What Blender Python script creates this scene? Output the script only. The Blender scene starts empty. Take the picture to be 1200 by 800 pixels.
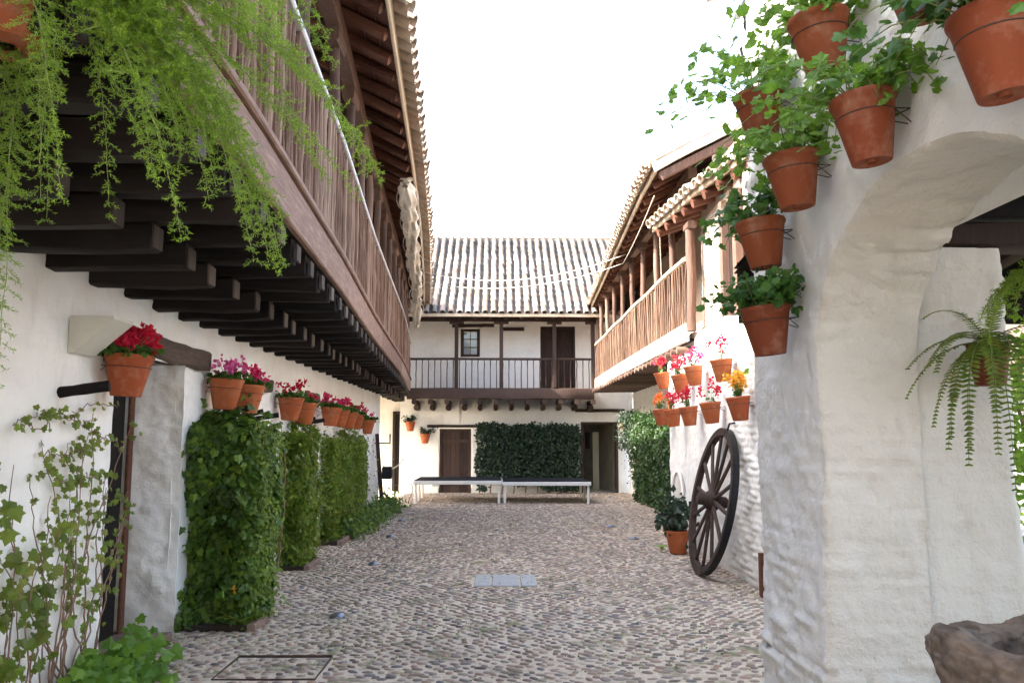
import bpy, math, random
import numpy as np
from mathutils import Vector, Matrix, Euler
R = math.radians
S = bpy.context.scene
COL = S.collection

# ------------------------------------------------------------------ camera, world, sun, exposure
cam_d = bpy.data.cameras.new("camera"); cam = bpy.data.objects.new("camera", cam_d); COL.objects.link(cam)
cam.location = (0, 0, 1.55)
cam.rotation_euler = (R(90 + 6.59), 0, R(-1.0))
cam_d.sensor_width = 36; cam_d.lens = 29.1; cam_d.clip_start = .05; cam_d.clip_end = 2000
S.camera = cam
S.render.resolution_x = 1024; S.render.resolution_y = 682

TO_SUN = Vector((-1, -.22, .78)).normalized()
W = bpy.data.worlds.new("World"); S.world = W; W.use_nodes = True
wn = W.node_tree; bg = wn.nodes['Background']
sky = wn.nodes.new('ShaderNodeTexSky'); sky.sky_type = 'NISHITA'; sky.sun_disc = False
sky.sun_elevation = math.asin(TO_SUN.z); sky.sun_rotation = math.atan2(TO_SUN.x, TO_SUN.y)
sky.air_density = 1.0; sky.dust_density = 3.5; sky.ozone_density = 1.0
hsv = wn.nodes.new('ShaderNodeHueSaturation'); hsv.inputs['Saturation'].default_value = .82
wn.links.new(sky.outputs[0], hsv.inputs['Color']); wn.links.new(hsv.outputs[0], bg.inputs['Color'])
bg.inputs['Strength'].default_value = .15
sd = bpy.data.lights.new("sun", 'SUN'); sun = bpy.data.objects.new("sun", sd); COL.objects.link(sun)
sd.energy = 3.0; sd.angle = R(.53); sd.color = (1, .93, .82)
sun.rotation_euler = (-TO_SUN).to_track_quat('-Z', 'Y').to_euler()
sun.location = (-10, -2, 12)
S.view_settings.view_transform = 'Standard'; S.view_settings.look = 'None'
S.view_settings.exposure = 3.12; S.view_settings.gamma = 1
S.render.engine = 'CYCLES'
S.cycles.max_bounces = 8; S.cycles.diffuse_bounces = 5; S.cycles.transparent_max_bounces = 8

# ------------------------------------------------------------------ materials
def nodes(name, rough=.8, spec=.3):
    m = bpy.data.materials.new(name); m.use_nodes = True
    nt = m.node_tree; b = nt.nodes['Principled BSDF']
    b.inputs['Roughness'].default_value = rough; b.inputs['Specular IOR Level'].default_value = spec
    return m, nt, b
def N(nt, t, **k):
    n = nt.nodes.new(t)
    for a, v in k.items():
        if a in ('data_type', 'blend_type', 'feature', 'operation', 'wave_type', 'bands_direction'): setattr(n, a, v)
        else: n.inputs[a.replace('_', ' ')].default_value = v
    return n
def coords(nt, scale=(1, 1, 1)):
    t = nt.nodes.new('ShaderNodeTexCoord'); mp = nt.nodes.new('ShaderNodeMapping')
    mp.inputs['Scale'].default_value = scale; nt.links.new(t.outputs['Object'], mp.inputs[0]); return mp.outputs[0]
def ramp(nt, src, stops):
    r = nt.nodes.new('ShaderNodeValToRGB'); e = r.color_ramp.elements
    while len(e) < len(stops): e.new(.5)
    for q, (p, c) in zip(e, stops): q.position = p; q.color = (*c, 1)
    nt.links.new(src, r.inputs[0]); return r.outputs[0]
def mixc(nt, fac, a, b, mode='MIX'):
    m = nt.nodes.new('ShaderNodeMix'); m.data_type = 'RGBA'; m.blend_type = mode
    for i, v in ((0, fac), (6, a), (7, b)):
        if isinstance(v, bpy.types.NodeSocket): nt.links.new(v, m.inputs[i])
        elif i == 0: m.inputs[0].default_value = v
        else: m.inputs[i].default_value = (*v, 1)
    return m.outputs[2]
def noise(nt, vec, scale, detail=6, rough=.6):
    n = N(nt, 'ShaderNodeTexNoise', Scale=scale, Detail=detail, Roughness=rough)
    nt.links.new(vec, n.inputs['Vector']); return n.outputs[0]
def bump(nt, b, h, strength=.4, dist=.01, prev=None):
    n = nt.nodes.new('ShaderNodeBump'); n.inputs['Strength'].default_value = strength; n.inputs['Distance'].default_value = dist
    nt.links.new(h, n.inputs['Height'])
    if prev: nt.links.new(prev, n.inputs['Normal'])
    nt.links.new(n.outputs[0], b.inputs['Normal']); return n.outputs[0]

def m_plaster(name, base=(.83, .82, .785), stain=(.60, .55, .47), amt=.45, bs=.5):
    m, nt, b = nodes(name, .85, .2)
    v = coords(nt); n1 = noise(nt, v, 1.6, 8, .65)
    v2 = coords(nt, (1.2, 1.2, .35)); n2 = noise(nt, v2, 5, 6, .7)
    f1 = ramp(nt, n1, [(.45, (0, 0, 0)), (.8, (amt,) * 3)])
    c = mixc(nt, f1, base, stain)
    f2 = ramp(nt, n2, [(.56, (0, 0, 0)), (.72, (amt * .7,) * 3)])
    c = mixc(nt, f2, c, (stain[0] * .85, stain[1] * .85, stain[2] * .85))
    # grime near the ground: a splash zone of its own shape
    sp = nt.nodes.new('ShaderNodeSeparateXYZ'); nt.links.new(v, sp.inputs[0])
    ad = N(nt, 'ShaderNodeMath', operation='ADD'); nt.links.new(sp.outputs[2], ad.inputs[0]); nt.links.new(n1, ad.inputs[1])
    f3 = ramp(nt, ad.outputs[0], [(.45, (.55,) * 3), (.85, (0, 0, 0))])
    c = mixc(nt, f3, c, (.52, .49, .43))
    n4 = noise(nt, coords(nt), 7, 9, .78)                                  # flakes where the limewash has come off
    c = mixc(nt, ramp(nt, n4, [(.685, (0, 0, 0)), (.70, (.8,) * 3)]), c, (.34, .26, .19))
    n5 = noise(nt, coords(nt, (1, 1, 3.5)), 2.4, 7, .7)
    c = mixc(nt, ramp(nt, n5, [(.52, (0, 0, 0)), (.68, (.16,) * 3)]), c, (.55, .52, .47))
    nt.links.new(c, b.inputs['Base Color'])
    p = bump(nt, b, noise(nt, v, 55, 6, .7), bs, .006)
    bump(nt, b, noise(nt, v, 12, 5, .6), bs, .02, p)
    return m
def m_wood(name, c1, c2, c3, rough=.75, stretch=(14, 14, 1.2), rand=True):
    m, nt, b = nodes(name, rough, .25)
    v = coords(nt, stretch); n1 = noise(nt, v, 3.2, 8, .7)
    v2 = coords(nt); n2 = noise(nt, v2, 2.3, 5, .6)
    c = ramp(nt, n1, [(.3, c1), (.52, c2), (.75, c3)])
    c = mixc(nt, ramp(nt, n2, [(.45, (0, 0, 0)), (.75, (.6,) * 3)]), c, tuple(x * .55 for x in c2))
    if rand:
        oi = nt.nodes.new('ShaderNodeObjectInfo')
        c = mixc(nt, .35, c, ramp(nt, oi.outputs['Random'], [(0, tuple(x * .45 for x in c2)), (.5, c2), (1, tuple(min(1, x * 1.5) for x in c3))]))
    nt.links.new(c, b.inputs['Base Color']); bump(nt, b, n1, .55, .006)
    return m
def m_flat(name, c, rough=.6, metal=0, var=.2, scale=9, spec=.3):
    m, nt, b = nodes(name, rough, spec); b.inputs['Metallic'].default_value = metal
    v = coords(nt); n1 = noise(nt, v, scale, 6, .65)
    cc = ramp(nt, n1, [(.3, tuple(x * (1 - var) for x in c)), (.7, tuple(min(1, x * (1 + var)) for x in c))])
    nt.links.new(cc, b.inputs['Base Color']); bump(nt, b, n1, .25, .004); return m
def m_rand(name, cols, rough=.75, obj=True, island=False, nscale=14, stain=(.35, .33, .28), samt=.55, bs=.5, bd=.006):
    """colour picked per piece, with wear of its own"""
    m, nt, b = nodes(name, rough, .3)
    if island: src = nt.nodes.new('ShaderNodeNewGeometry').outputs['Random Per Island']
    else: src = nt.nodes.new('ShaderNodeObjectInfo').outputs['Random']
    c = ramp(nt, src, [(i / (len(cols) - 1), q) for i, q in enumerate(cols)])
    v = coords(nt)
    if not island:
        g = nt.nodes.new('ShaderNodeNewGeometry'); v = g.outputs['Position']
    n1 = noise(nt, v, nscale, 7, .7)
    c = mixc(nt, ramp(nt, n1, [(.5, (0, 0, 0)), (.72, (samt,) * 3)]), c, stain)
    nt.links.new(c, b.inputs['Base Color']); bump(nt, b, n1, bs, bd); return m
def m_leaf(name, cols, trans=.35, rough=.45):
    m = bpy.data.materials.new(name); m.use_nodes = True; nt = m.node_tree; b = nt.nodes['Principled BSDF']
    b.inputs['Roughness'].default_value = rough; b.inputs['Specular IOR Level'].default_value = .35
    g = nt.nodes.new('ShaderNodeNewGeometry')
    c = ramp(nt, g.outputs['Random Per Island'], [(i / (len(cols) - 1), q) for i, q in enumerate(cols)])
    n1 = noise(nt, g.outputs['Position'], 3.5, 3, .5)
    c = mixc(nt, ramp(nt, n1, [(.4, (0, 0, 0)), (.65, (.5,) * 3)]), c, tuple(x * .6 for x in cols[0]))
    nt.links.new(c, b.inputs['Base Color'])
    t = nt.nodes.new('ShaderNodeBsdfTranslucent')
    tc = mixc(nt, .5, c, tuple(min(1, x * 1.7) for x in cols[-1])); nt.links.new(tc, t.inputs[0])
    mx = nt.nodes.new('ShaderNodeMixShader'); mx.inputs[0].default_value = trans
    nt.links.new(b.outputs[0], mx.inputs[1]); nt.links.new(t.outputs[0], mx.inputs[2])
    nt.links.new(mx.outputs[0], nt.nodes['Material Output'].inputs[0]); return m

M = dict(
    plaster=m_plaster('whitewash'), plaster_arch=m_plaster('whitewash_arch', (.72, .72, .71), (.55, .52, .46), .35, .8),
    plaster_shaded=m_plaster('whitewash_shaded', (.66, .635, .58), (.48, .44, .37), .45, .9),  # whitewash darkened to stand in for shade on soffit and porch wall
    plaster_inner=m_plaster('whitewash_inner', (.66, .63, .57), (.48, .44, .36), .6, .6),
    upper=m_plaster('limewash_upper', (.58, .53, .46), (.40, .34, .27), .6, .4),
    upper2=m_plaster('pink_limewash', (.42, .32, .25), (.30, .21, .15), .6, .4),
    fascia=m_wood('fascia_wood', (.09, .050, .035), (.24, .145, .105), (.45, .345, .28), stretch=(9, 1.0, 14)),
    fascia_white=m_wood('fascia_limed', (.36, .29, .23), (.55, .47, .40), (.68, .62, .55), stretch=(9, 1.0, 14)),
    baluster=m_wood('baluster_wood', (.035, .017, .010), (.15, .080, .050), (.38, .27, .20)),
    post=m_wood('post_wood', (.045, .024, .017), (.11, .062, .045), (.21, .145, .11)),
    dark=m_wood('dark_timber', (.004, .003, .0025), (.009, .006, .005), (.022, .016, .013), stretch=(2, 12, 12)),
    darkend=m_wood('cut_timber', (.02, .015, .012), (.05, .038, .03), (.15, .12, .10)),
    backwood=m_wood('painted_brown_timber', (.022, .013, .010), (.045, .027, .021), (.085, .055, .042)),
    red=m_wood('red_boards', (.04, .015, .009), (.10, .038, .022), (.17, .075, .045), stretch=(2, 14, 14)),
    lightwood=m_wood('sunbleached_wood', (.30, .22, .15), (.48, .38, .27), (.62, .53, .40)),
    terra=m_rand('terracotta', [(.26, .055, .018), (.36, .088, .027), (.40, .11, .035), (.31, .07, .022)], .7, nscale=10, stain=(.46, .25, .16), samt=.5, bs=.25, bd=.003),
    terra_dark=m_rand('weathered_terracotta', [(.13, .028, .010), (.20, .045, .015), (.24, .060, .020), (.16, .036, .013)], .7, nscale=8, stain=(.36, .21, .14), samt=.6, bs=.3, bd=.003),
    soil=m_flat('soil', (.035, .025, .018), .95, 0, .4, 40),
    tile=m_rand('clay_tile', [(.36, .25, .17), (.50, .40, .30), (.42, .28, .19), (.56, .48, .38), (.33, .25, .19), (.60, .52, .42)], .85, stain=(.20, .185, .16), samt=.75, nscale=9),
    tile_back=m_rand('lichened_tile', [(.14, .115, .095), (.33, .28, .23), (.10, .09, .08), (.28, .19, .13), (.40, .36, .31), (.18, .13, .10), (.30, .26, .22)], .9, stain=(.05, .05, .047), samt=.6, nscale=9),
    tile_isl=m_rand('clay_tile_joined', [(.36, .27, .20), (.46, .38, .30), (.40, .29, .21), (.50, .43, .35)], .85, island=True, stain=(.13, .12, .10), samt=.7, nscale=9),
    tile_backj=m_rand('shaded_tile_joined', [(.10, .085, .07), (.16, .13, .11), (.08, .07, .06)], .9, island=True, stain=(.04, .04, .038), samt=.8, nscale=6),  # colour darkened to imitate shadowed gaps between cover tiles; upper rows share it
    pebble=m_rand('river_pebble', [(.17, .125, .095), (.38, .31, .235), (.15, .14, .135), (.30, .195, .14), (.50, .42, .32), (.22, .18, .15), (.34, .235, .175), (.095, .08, .07)], .55, stain=(.28, .26, .24), samt=.4, nscale=30, bs=.2, bd=.002),
    pebble_isl=m_rand('river_pebble_joined', [(.17, .125, .095), (.38, .31, .235), (.15, .14, .135), (.30, .195, .14), (.50, .42, .32), (.22, .18, .15), (.34, .235, .175), (.095, .08, .07)], .55, island=True, stain=(.28, .26, .24), samt=.4, nscale=30, bs=.2, bd=.002),
    stone=m_flat('worn_stone', (.15, .115, .09), .9, 0, .65, 9),
    slab=m_flat('grey_slab', (.36, .37, .36), .8, 0, .18, 12),
    threshold=m_flat('threshold_tile', (.20, .14, .11), .8, 0, .3, 9),
    iron=m_flat('black_iron', (.02, .02, .022), .5, .6, .3, 20),
    rust=m_flat('rusty_wire', (.08, .05, .04), .7, .4, .3, 20),
    steel=m_flat('dull_steel', (.20, .21, .24), .35, .9, .2, 20),
    whitepaint=m_flat('white_paint', (.70, .70, .68), .45, 0, .06, 8),
    lampshell=m_flat('cream_lamp_shell', (.58, .57, .50), .6, 0, .05, 8),
    deck=m_flat('stage_deck', (.012, .014, .018), .9, 0, .35, 5, .08),
    rail=m_flat('pale_handrail', (.52, .50, .50), .4, .2, .15, 12),
    cloth=m_flat('canvas', (.62, .56, .46), .9, 0, .2, 6),
    rope=m_flat('rope', (.55, .50, .42), .9, 0, .15, 30),
    stem=m_flat('vine_stem', (.23, .14, .10), .8, 0, .35, 15),
    gstem=m_flat('green_stem', (.16, .20, .06), .7, 0, .3, 15),
    ochre=m_flat('ochre_render', (.42, .27, .12), .9, 0, .3, 3),
    glass=m_flat('window_glass', (.25, .30, .33), .08, 0, .1, 3, .8),
    roomdim=m_flat('shaded_room_paint', (.13, .11, .07), .9, 0, .2, 3),  # room colour darkened to imitate the dim light inside the doorway
    room=m_flat('room_paint', (.42, .36, .22), .9, 0, .1, 3),
    ivy=m_leaf('ivy_leaf', [(.035, .085, .010), (.09, .18, .016), (.05, .11, .014), (.20, .30, .025), (.12, .21, .02), (.06, .12, .03)]),
    hedge=m_leaf('hedge_leaf', [(.04, .09, .010), (.08, .155, .014), (.13, .23, .018), (.21, .31, .03), (.09, .17, .018), (.28, .32, .05)]),
    ivydim=m_leaf('shaded_creeper_leaf', [(.012, .035, .010), (.03, .07, .014), (.05, .10, .02), (.02, .05, .012)], .25),  # leaf colours darkened in place of the shade on the right hedge
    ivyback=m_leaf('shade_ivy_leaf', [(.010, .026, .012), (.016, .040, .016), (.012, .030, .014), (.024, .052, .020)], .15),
    ger=m_leaf('geranium_leaf', [(.07, .17, .018), (.13, .27, .025), (.10, .21, .025), (.20, .35, .035)], .45),
    gerdark=m_leaf('dark_geranium_leaf', [(.03, .095, .015), (.055, .15, .02), (.08, .18, .025)], .35),
    vine=m_leaf('vine_leaf', [(.06, .12, .012), (.12, .20, .02), (.18, .27, .03), (.05, .09, .012), (.26, .28, .05)], .4),
    fern=m_leaf('asparagus_needle', [(.06, .15, .022), (.12, .25, .028), (.22, .36, .03), (.34, .46, .04)], .45),
    boston=m_leaf('fern_leaflet', [(.05, .14, .02), (.09, .20, .03), (.15, .26, .04), (.26, .25, .05)], .4),
    lime=m_leaf('sunny_shrub_leaf', [(.10, .25, .03), (.20, .38, .04), (.32, .46, .06)], .5),
    pink=m_leaf('pink_petal', [(.65, .03, .16), (.80, .08, .30), (.70, .02, .10)], .3, .6),
    crimson=m_leaf('crimson_petal', [(.42, .006, .03), (.65, .015, .07), (.55, .01, .04)], .3, .6),
    magenta=m_leaf('magenta_petal', [(.75, .06, .32), (.85, .22, .50), (.80, .10, .36)], .3, .6),
    yellow=m_leaf('yellow_petal', [(.80, .42, .03), (.85, .55, .06), (.80, .30, .04)], .35, .6),
    orange=m_leaf('orange_petal', [(.80, .22, .03), (.85, .35, .06), (.75, .12, .04)], .35, .6),
)

# ------------------------------------------------------------------ numpy noise
_rng = np.random.default_rng(7)
_L = _rng.random((64, 64, 64))
def vnoise(P):
    i = np.floor(P).astype(int); f = P - i; f = f * f * (3 - 2 * f); i &= 63; j = (i + 1) & 63
    x0, y0, z0 = i[..., 0], i[..., 1], i[..., 2]; x1, y1, z1 = j[..., 0], j[..., 1], j[..., 2]
    fx, fy, fz = f[..., 0], f[..., 1], f[..., 2]
    a = _L[x0, y0, z0] * (1 - fx) + _L[x1, y0, z0] * fx; b = _L[x0, y1, z0] * (1 - fx) + _L[x1, y1, z0] * fx
    c = _L[x0, y0, z1] * (1 - fx) + _L[x1, y0, z1] * fx; d = _L[x0, y1, z1] * (1 - fx) + _L[x1, y1, z1] * fx
    return (a * (1 - fy) + b * fy) * (1 - fz) + (c * (1 - fy) + d * fy) * fz - .5
def fbm(P, s, o=4):
    r = 0; a = 1
    for k in range(o): r = r + a * vnoise(P * s + 17.3 * k); a *= .5; s *= 2.03
    return r

# ------------------------------------------------------------------ mesh building
class MB:
    def __init__(s): s.V = []; s.L = []; s.T = []; s.n = 0
    def add(s, V, F):
        V = np.asarray(V, float).reshape(-1, 3)
        if isinstance(F, np.ndarray):
            s.L.append((F + s.n).ravel()); s.T.append(np.full(len(F), F.shape[1]))
        else:
            for f in F: s.L.append(np.array(f) + s.n); s.T.append(np.array([len(f)]))
        s.V.append(V); s.n += len(V); return s
    def beam(s, p0, p1, w, h, up=(0, 0, 1), ch=.008, segs=1, jit=0, seed=0):
        p0 = np.array(p0, float); p1 = np.array(p1, float); d = p1 - p0; L = np.linalg.norm(d); d /= L
        up = np.array(up, float); sx = np.cross(d, up); sx /= np.linalg.norm(sx); uz = np.cross(sx, d)
        a, b = w / 2, h / 2; c = min(ch, a * .6, b * .6)
        prof = [(-a, -b + c), (-a + c, -b), (a - c, -b), (a, -b + c), (a, b - c), (a - c, b), (-a + c, b), (-a, b - c)]
        r = np.random.default_rng(seed); V = []
        for k in range(segs + 1):
            o = p0 + d * L * k / segs; q = r.normal(0, 1, (8, 2)) * jit; o2 = r.normal(0, 1, 2) * jit * 1.3
            for i, (x, y) in enumerate(prof): V.append(o + sx * (x + q[i, 0] + o2[0]) + uz * (y + q[i, 1] + o2[1]))
        F = [[8 * k + i, 8 * k + 8 + i, 8 * k + 8 + (i + 1) % 8, 8 * k + (i + 1) % 8] for k in range(segs) for i in range(8)]
        F += [list(range(8)), list(range(8 * segs + 7, 8 * segs - 1, -1))]
        return s.add(V, F)
    def box(s, c, sz, ch=.004):
        return s.beam((c[0], c[1] - sz[1] / 2, c[2]), (c[0], c[1] + sz[1] / 2, c[2]), sz[0], sz[2], ch=ch)
    def tube(s, P, r, n=8, caps=True):
        P = np.array(P, float); m = len(P); r = np.full(m, r) if np.isscalar(r) else np.array(r, float)
        T = np.gradient(P, axis=0); T /= np.linalg.norm(T, axis=1)[:, None] + 1e-9
        a = np.array([0, 0, 1.]) if abs(T[0, 2]) < .9 else np.array([1., 0, 0])
        u = np.cross(T[0], a); u /= np.linalg.norm(u); V = []
        an = np.arange(n) * 2 * math.pi / n
        for k in range(m):
            u = u - T[k] * u.dot(T[k]); u /= np.linalg.norm(u); v = np.cross(T[k], u)
            V.append(P[k] + r[k] * (np.cos(an)[:, None] * u + np.sin(an)[:, None] * v))
        i = np.arange(n); F = np.concatenate([np.stack([k * n + i, k * n + (i + 1) % n, (k + 1) * n + (i + 1) % n, (k + 1) * n + i], 1) for k in range(m - 1)])
        V = np.concatenate(V); b = s.n; s.add(V, F)
        if caps:
            s.L.append(b + i[::-1]); s.T.append(np.array([n])); s.L.append(b + (m - 1) * n + i); s.T.append(np.array([n]))
        return s
    def lathe(s, prof, n=20, c=(0, 0, 0), close=False):
        an = np.arange(n) * 2 * math.pi / n; V = []
        for r, z in prof: V.append(np.stack([c[0] + r * np.cos(an), c[1] + r * np.sin(an), np.full(n, c[2] + z)], 1))
        m = len(prof); i = np.arange(n)
        F = np.concatenate([np.stack([k * n + i, k * n + (i + 1) % n, (k + 1) * n + (i + 1) % n, (k + 1) * n + i], 1) for k in range(m - 1)])
        return s.add(np.concatenate(V), F)
    def grid(s, P, mask=None, flip=False):
        nu, nv = P.shape[:2]; i, j = np.meshgrid(np.arange(nu - 1), np.arange(nv - 1), indexing='ij')
        a = i * nv + j; F = np.stack([a, a + nv, a + nv + 1, a + 1], -1)
        if flip: F = F[..., ::-1]
        F = F.reshape(-1, 4) if mask is None else F[mask]
        return s.add(P.reshape(-1, 3), F)
    def mesh(s, name, off=(0, 0, 0), smooth=False, angle=None):
        V = np.concatenate(s.V) - np.array(off); L = np.concatenate(s.L).astype(np.int32); T = np.concatenate(s.T).astype(np.int32)
        me = bpy.data.meshes.new(name); me.vertices.add(len(V)); me.vertices.foreach_set('co', V.ravel().astype(np.float32))
        me.loops.add(len(L)); me.loops.foreach_set('vertex_index', L)
        me.polygons.add(len(T)); me.polygons.foreach_set('loop_start', np.concatenate([[0], np.cumsum(T)[:-1]]).astype(np.int32))
        me.polygons.foreach_set('loop_total', T)
        me.update(calc_edges=True); me.validate()
        me.polygons.foreach_set('use_smooth', np.full(len(me.polygons), bool(smooth)))
        if angle: me.set_sharp_from_angle(angle=R(angle))
        return me
    def build(s, name, mat, parent=None, smooth=False, angle=None, kind=None, label=None):
        me = s.mesh(name, wl(parent), smooth, angle); me.materials.append(M[mat] if isinstance(mat, str) else mat)
        o = bpy.data.objects.new(name, me); COL.objects.link(o); o.parent = parent
        if kind: o['kind'] = kind
        if label: o['label'] = label
        return o
def wl(o):
    v = Vector((0, 0, 0))
    while o: v += o.location; o = o.parent
    return tuple(v)
def place(me, name, parent, loc, rot=None, scale=None):
    o = bpy.data.objects.new(name, me); COL.objects.link(o); o.parent = parent
    o.location = Vector(loc) - Vector(wl(parent))
    if rot is not None: o.rotation_euler = rot.to_euler() if isinstance(rot, Matrix) else rot
    if scale is not None: o.scale = scale
    return o
def thing(name, label, cat, loc=(0, 0, 0), rz=0, group=None):
    o = bpy.data.objects.new(name, None); COL.objects.link(o); o.location = loc; o.rotation_euler = (0, 0, rz)
    o.empty_display_size = .2; tag(o, label, cat, group); return o
def tag(o, label, cat, group=None):
    o['label'] = label; o['category'] = cat
    if group: o['group'] = group
    return o
def frame(x, y, z):
    return Matrix((Vector(x).normalized(), Vector(y).normalized(), Vector(z).normalized())).transposed().to_4x4()

def brickdisp(P, amp=.007, course=.068, lump=.018, seed=0, blen=.27, horiz=1):
    """whitewashed brick relief: courses with softened joints, lumps and trowel unevenness"""
    Q = P + seed * 3.7
    z = P[..., 2] + .035 * fbm(Q, 1.1, 2) + .012 * fbm(Q, 6, 2)
    u = P[..., 1] + P[..., 0] + .03 * fbm(Q, 3, 2)
    row = np.floor(z / course); fz = z / course - row
    fu = u / blen + .5 * (row % 2) + .31 * np.sin(row * 12.9); cu = np.floor(fu); fu = fu - cu
    h1 = np.modf(np.sin(row * 127.1 + cu * 311.7 + seed) * 43758.5)[0]
    gz = np.clip(np.minimum(fz, 1 - fz) / .22, 0, 1); gu = np.clip(np.minimum(fu, 1 - fu) / .09, 0, 1)
    g = (gz * gz * (3 - 2 * gz)) * (gu * gu * (3 - 2 * gu))
    vis = np.clip(.70 + 1.7 * fbm(Q, .9, 3), .12, 1.15)
    return amp * (g + .8 * h1 * g - .5) * vis + lump * fbm(Q, 2.2, 3) + .010 * fbm(Q, 9, 4)
def displaced(P, fn, flip=False, sign=1):
    du = np.gradient(P, axis=0); dv = np.gradient(P, axis=1); n = np.cross(du, dv); n /= np.linalg.norm(n, axis=-1)[..., None] + 1e-9
    if flip: n = -n
    return P + n * fn(P)[..., None] * sign

# leaves ------------------------------------------------------------
T_SIMPLE = (np.array([(0, 0, 0), (-.32, .45, .07), (0, 1, -.05), (.32, .45, .07), (0, .45, 0)]), np.array([(0, 4, 1), (1, 4, 2), (2, 4, 3), (3, 4, 0)]))
_o = [(0, 0), (.3, -.12), (.52, .1), (.40, .32), (.56, .55), (.28, .60), (0, 1.0), (-.28, .60), (-.56, .55), (-.40, .32), (-.52, .1), (-.3, -.12)]
T_IVY = (np.array([(x, y, -.10 * abs(x) * 2) for x, y in _o] + [(0, .3, .04)]), np.array([(12, i, (i + 1) % 12) for i in range(12)]))
_a = np.linspace(.35, 2 * math.pi - .35, 11)
T_ROUND = (np.array([(0, .12, .06)] + [(.5 * math.sin(t) * (1 + .12 * (-1) ** i), .42 - .5 * math.cos(t) * (1 + .12 * (-1) ** i), -.03 + .05 * (-1) ** i) for i, t in enumerate(_a)]), np.array([(0, i, i + 1) for i in range(1, 11)]))
T_PETAL = (np.array([(0, 0, 0), (-.4, .5, .15), (-.2, 1, -.1), (.2, 1, -.1), (.4, .5, .15), (0, .5, 0)]), np.array([(0, 5, 1), (1, 5, 2), (2, 5, 3), (3, 5, 4), (4, 5, 0)]))
def leaves(mb, P, Nn, size, T, rng, wob=.5, down=.7, rnd=.8):
    P = np.asarray(P); n = len(P); Nn = np.broadcast_to(np.asarray(Nn, float), (n, 3)) + rng.normal(0, wob, (n, 3))
    Nn = Nn / np.linalg.norm(Nn, axis=1)[:, None]
    d = rng.normal(0, rnd, (n, 3)) + np.array([0, 0, -down]); d -= Nn * (d * Nn).sum(1)[:, None]; d /= np.linalg.norm(d, axis=1)[:, None] + 1e-9
    x = np.cross(d, Nn); s = np.broadcast_to(size, (n,)) * rng.uniform(.6, 1.25, n)
    tv, tf = T
    V = P[:, None] + s[:, None, None] * (tv[None, :, 0, None] * x[:, None] + tv[None, :, 1, None] * d[:, None] + tv[None, :, 2, None] * Nn[:, None])
    F = (tf[None] + (np.arange(n) * len(tv))[:, None, None]).reshape(-1, 3)
    return mb.add(V.reshape(-1, 3), F)

# ------------------------------------------------------------------ plan of the yard
def XL(y): return -2.57 - .009 * (np.asarray(y, float) - 6.6)             # left wall face
_by = [-1, 3, 4, 5.5, 7, 10.5, 13, 16.3, 18.5, 22.5]; _bx = [-1.12, -1.17, -1.20, -1.28, -1.36, -1.60, -1.74, -1.92, -2.07, -2.38]
def XB(y): return np.interp(y, _by, _bx)                                   # left balcony edge
_ey = [-1, 4, 6.4, 10.8, 14.5, 18.8, 23]; _ex = [-.74, -.80, -.90, -1.13, -1.36, -1.69, -2.05]
def XE(y): return np.interp(y, _ey, _ex)                                   # left eave edge

# ------------------------------------------------------------------ ground
g = MB(); g.add([(-150, -120, -.03), (150, -120, -.03), (150, 200, -.03), (-150, 200, -.03)], [[0, 1, 2, 3]])
go = g.build('ground', m_flat('bare_earth', (.24, .19, .14), .95, 0, .25, .8)); go['kind'] = 'structure'
m, nt, b = nodes('paving_mortar', .9, .2)
v = coords(nt); n1 = noise(nt, v, 1.1, 6, .6); n2 = noise(nt, v, 30, 5, .7); n3 = noise(nt, v, 3.0, 5, .7)
c = ramp(nt, n2, [(.3, (.42, .35, .265)), (.7, (.68, .58, .45))])
c = mixc(nt, ramp(nt, n1, [(.48, (0, 0, 0)), (.66, (.5,) * 3)]), c, (.27, .23, .18))
c = mixc(nt, ramp(nt, n3, [(.53, (0, 0, 0)), (.63, (.8,) * 3)]), c, (.11, .14, .04))
nt.links.new(c, b.inputs['Base Color']); bump(nt, b, n2, .6, .008); M['mortar'] = m
def gz(x, y):
    P = np.stack([np.asarray(x, float), np.asarray(y, float), np.zeros_like(np.asarray(x, float))], -1)
    return .03 * fbm(P, .45, 2) + .008 * fbm(P, 2.5, 2)
u = np.linspace(-6, 6, 140); w = np.linspace(-1.5, 27, 330); X, Y = np.meshgrid(u, w, indexing='ij')
g = MB(); g.grid(np.stack([X, Y, gz(X, Y)], -1)); paving = g.build('courtyard_paving', 'mortar', None, True); paving['kind'] = 'structure'
def dome(seed):
    r = np.random.default_rng(seed); k = 9; an = np.arange(k) * 2 * math.pi / k; rr = 1 + r.normal(0, .09, k)
    V = [(rr[i] * math.cos(an[i]), rr[i] * math.sin(an[i]), -.35) for i in range(k)] + [(.80 * rr[i] * math.cos(an[i]), .80 * rr[i] * math.sin(an[i]), .55) for i in range(k)] + [(r.normal(0, .05), r.normal(0, .05), .82)]
    F = [(i, (i + 1) % k, k + (i + 1) % k) for i in range(k)] + [(i, k + (i + 1) % k, k + i) for i in range(k)] + [(k + i, k + (i + 1) % k, 2 * k) for i in range(k)]
    return np.array(V), np.array(F)
rng = np.random.default_rng(3)
px, py, sx, sy, ro = [], [], [], [], []
y = 1.2; row = 0
while y < 23.4:
    s = .089; x = -2.75 + (row % 2) * s * .5
    n = int(6.2 / s); xs = x + np.arange(n) * s * 1.14
    px.append(xs + rng.normal(0, .012, n)); py.append(y + rng.normal(0, .010, n)); row += 1; y += .064
px = np.concatenate(px); py = np.concatenate(py); n = len(px)
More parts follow.
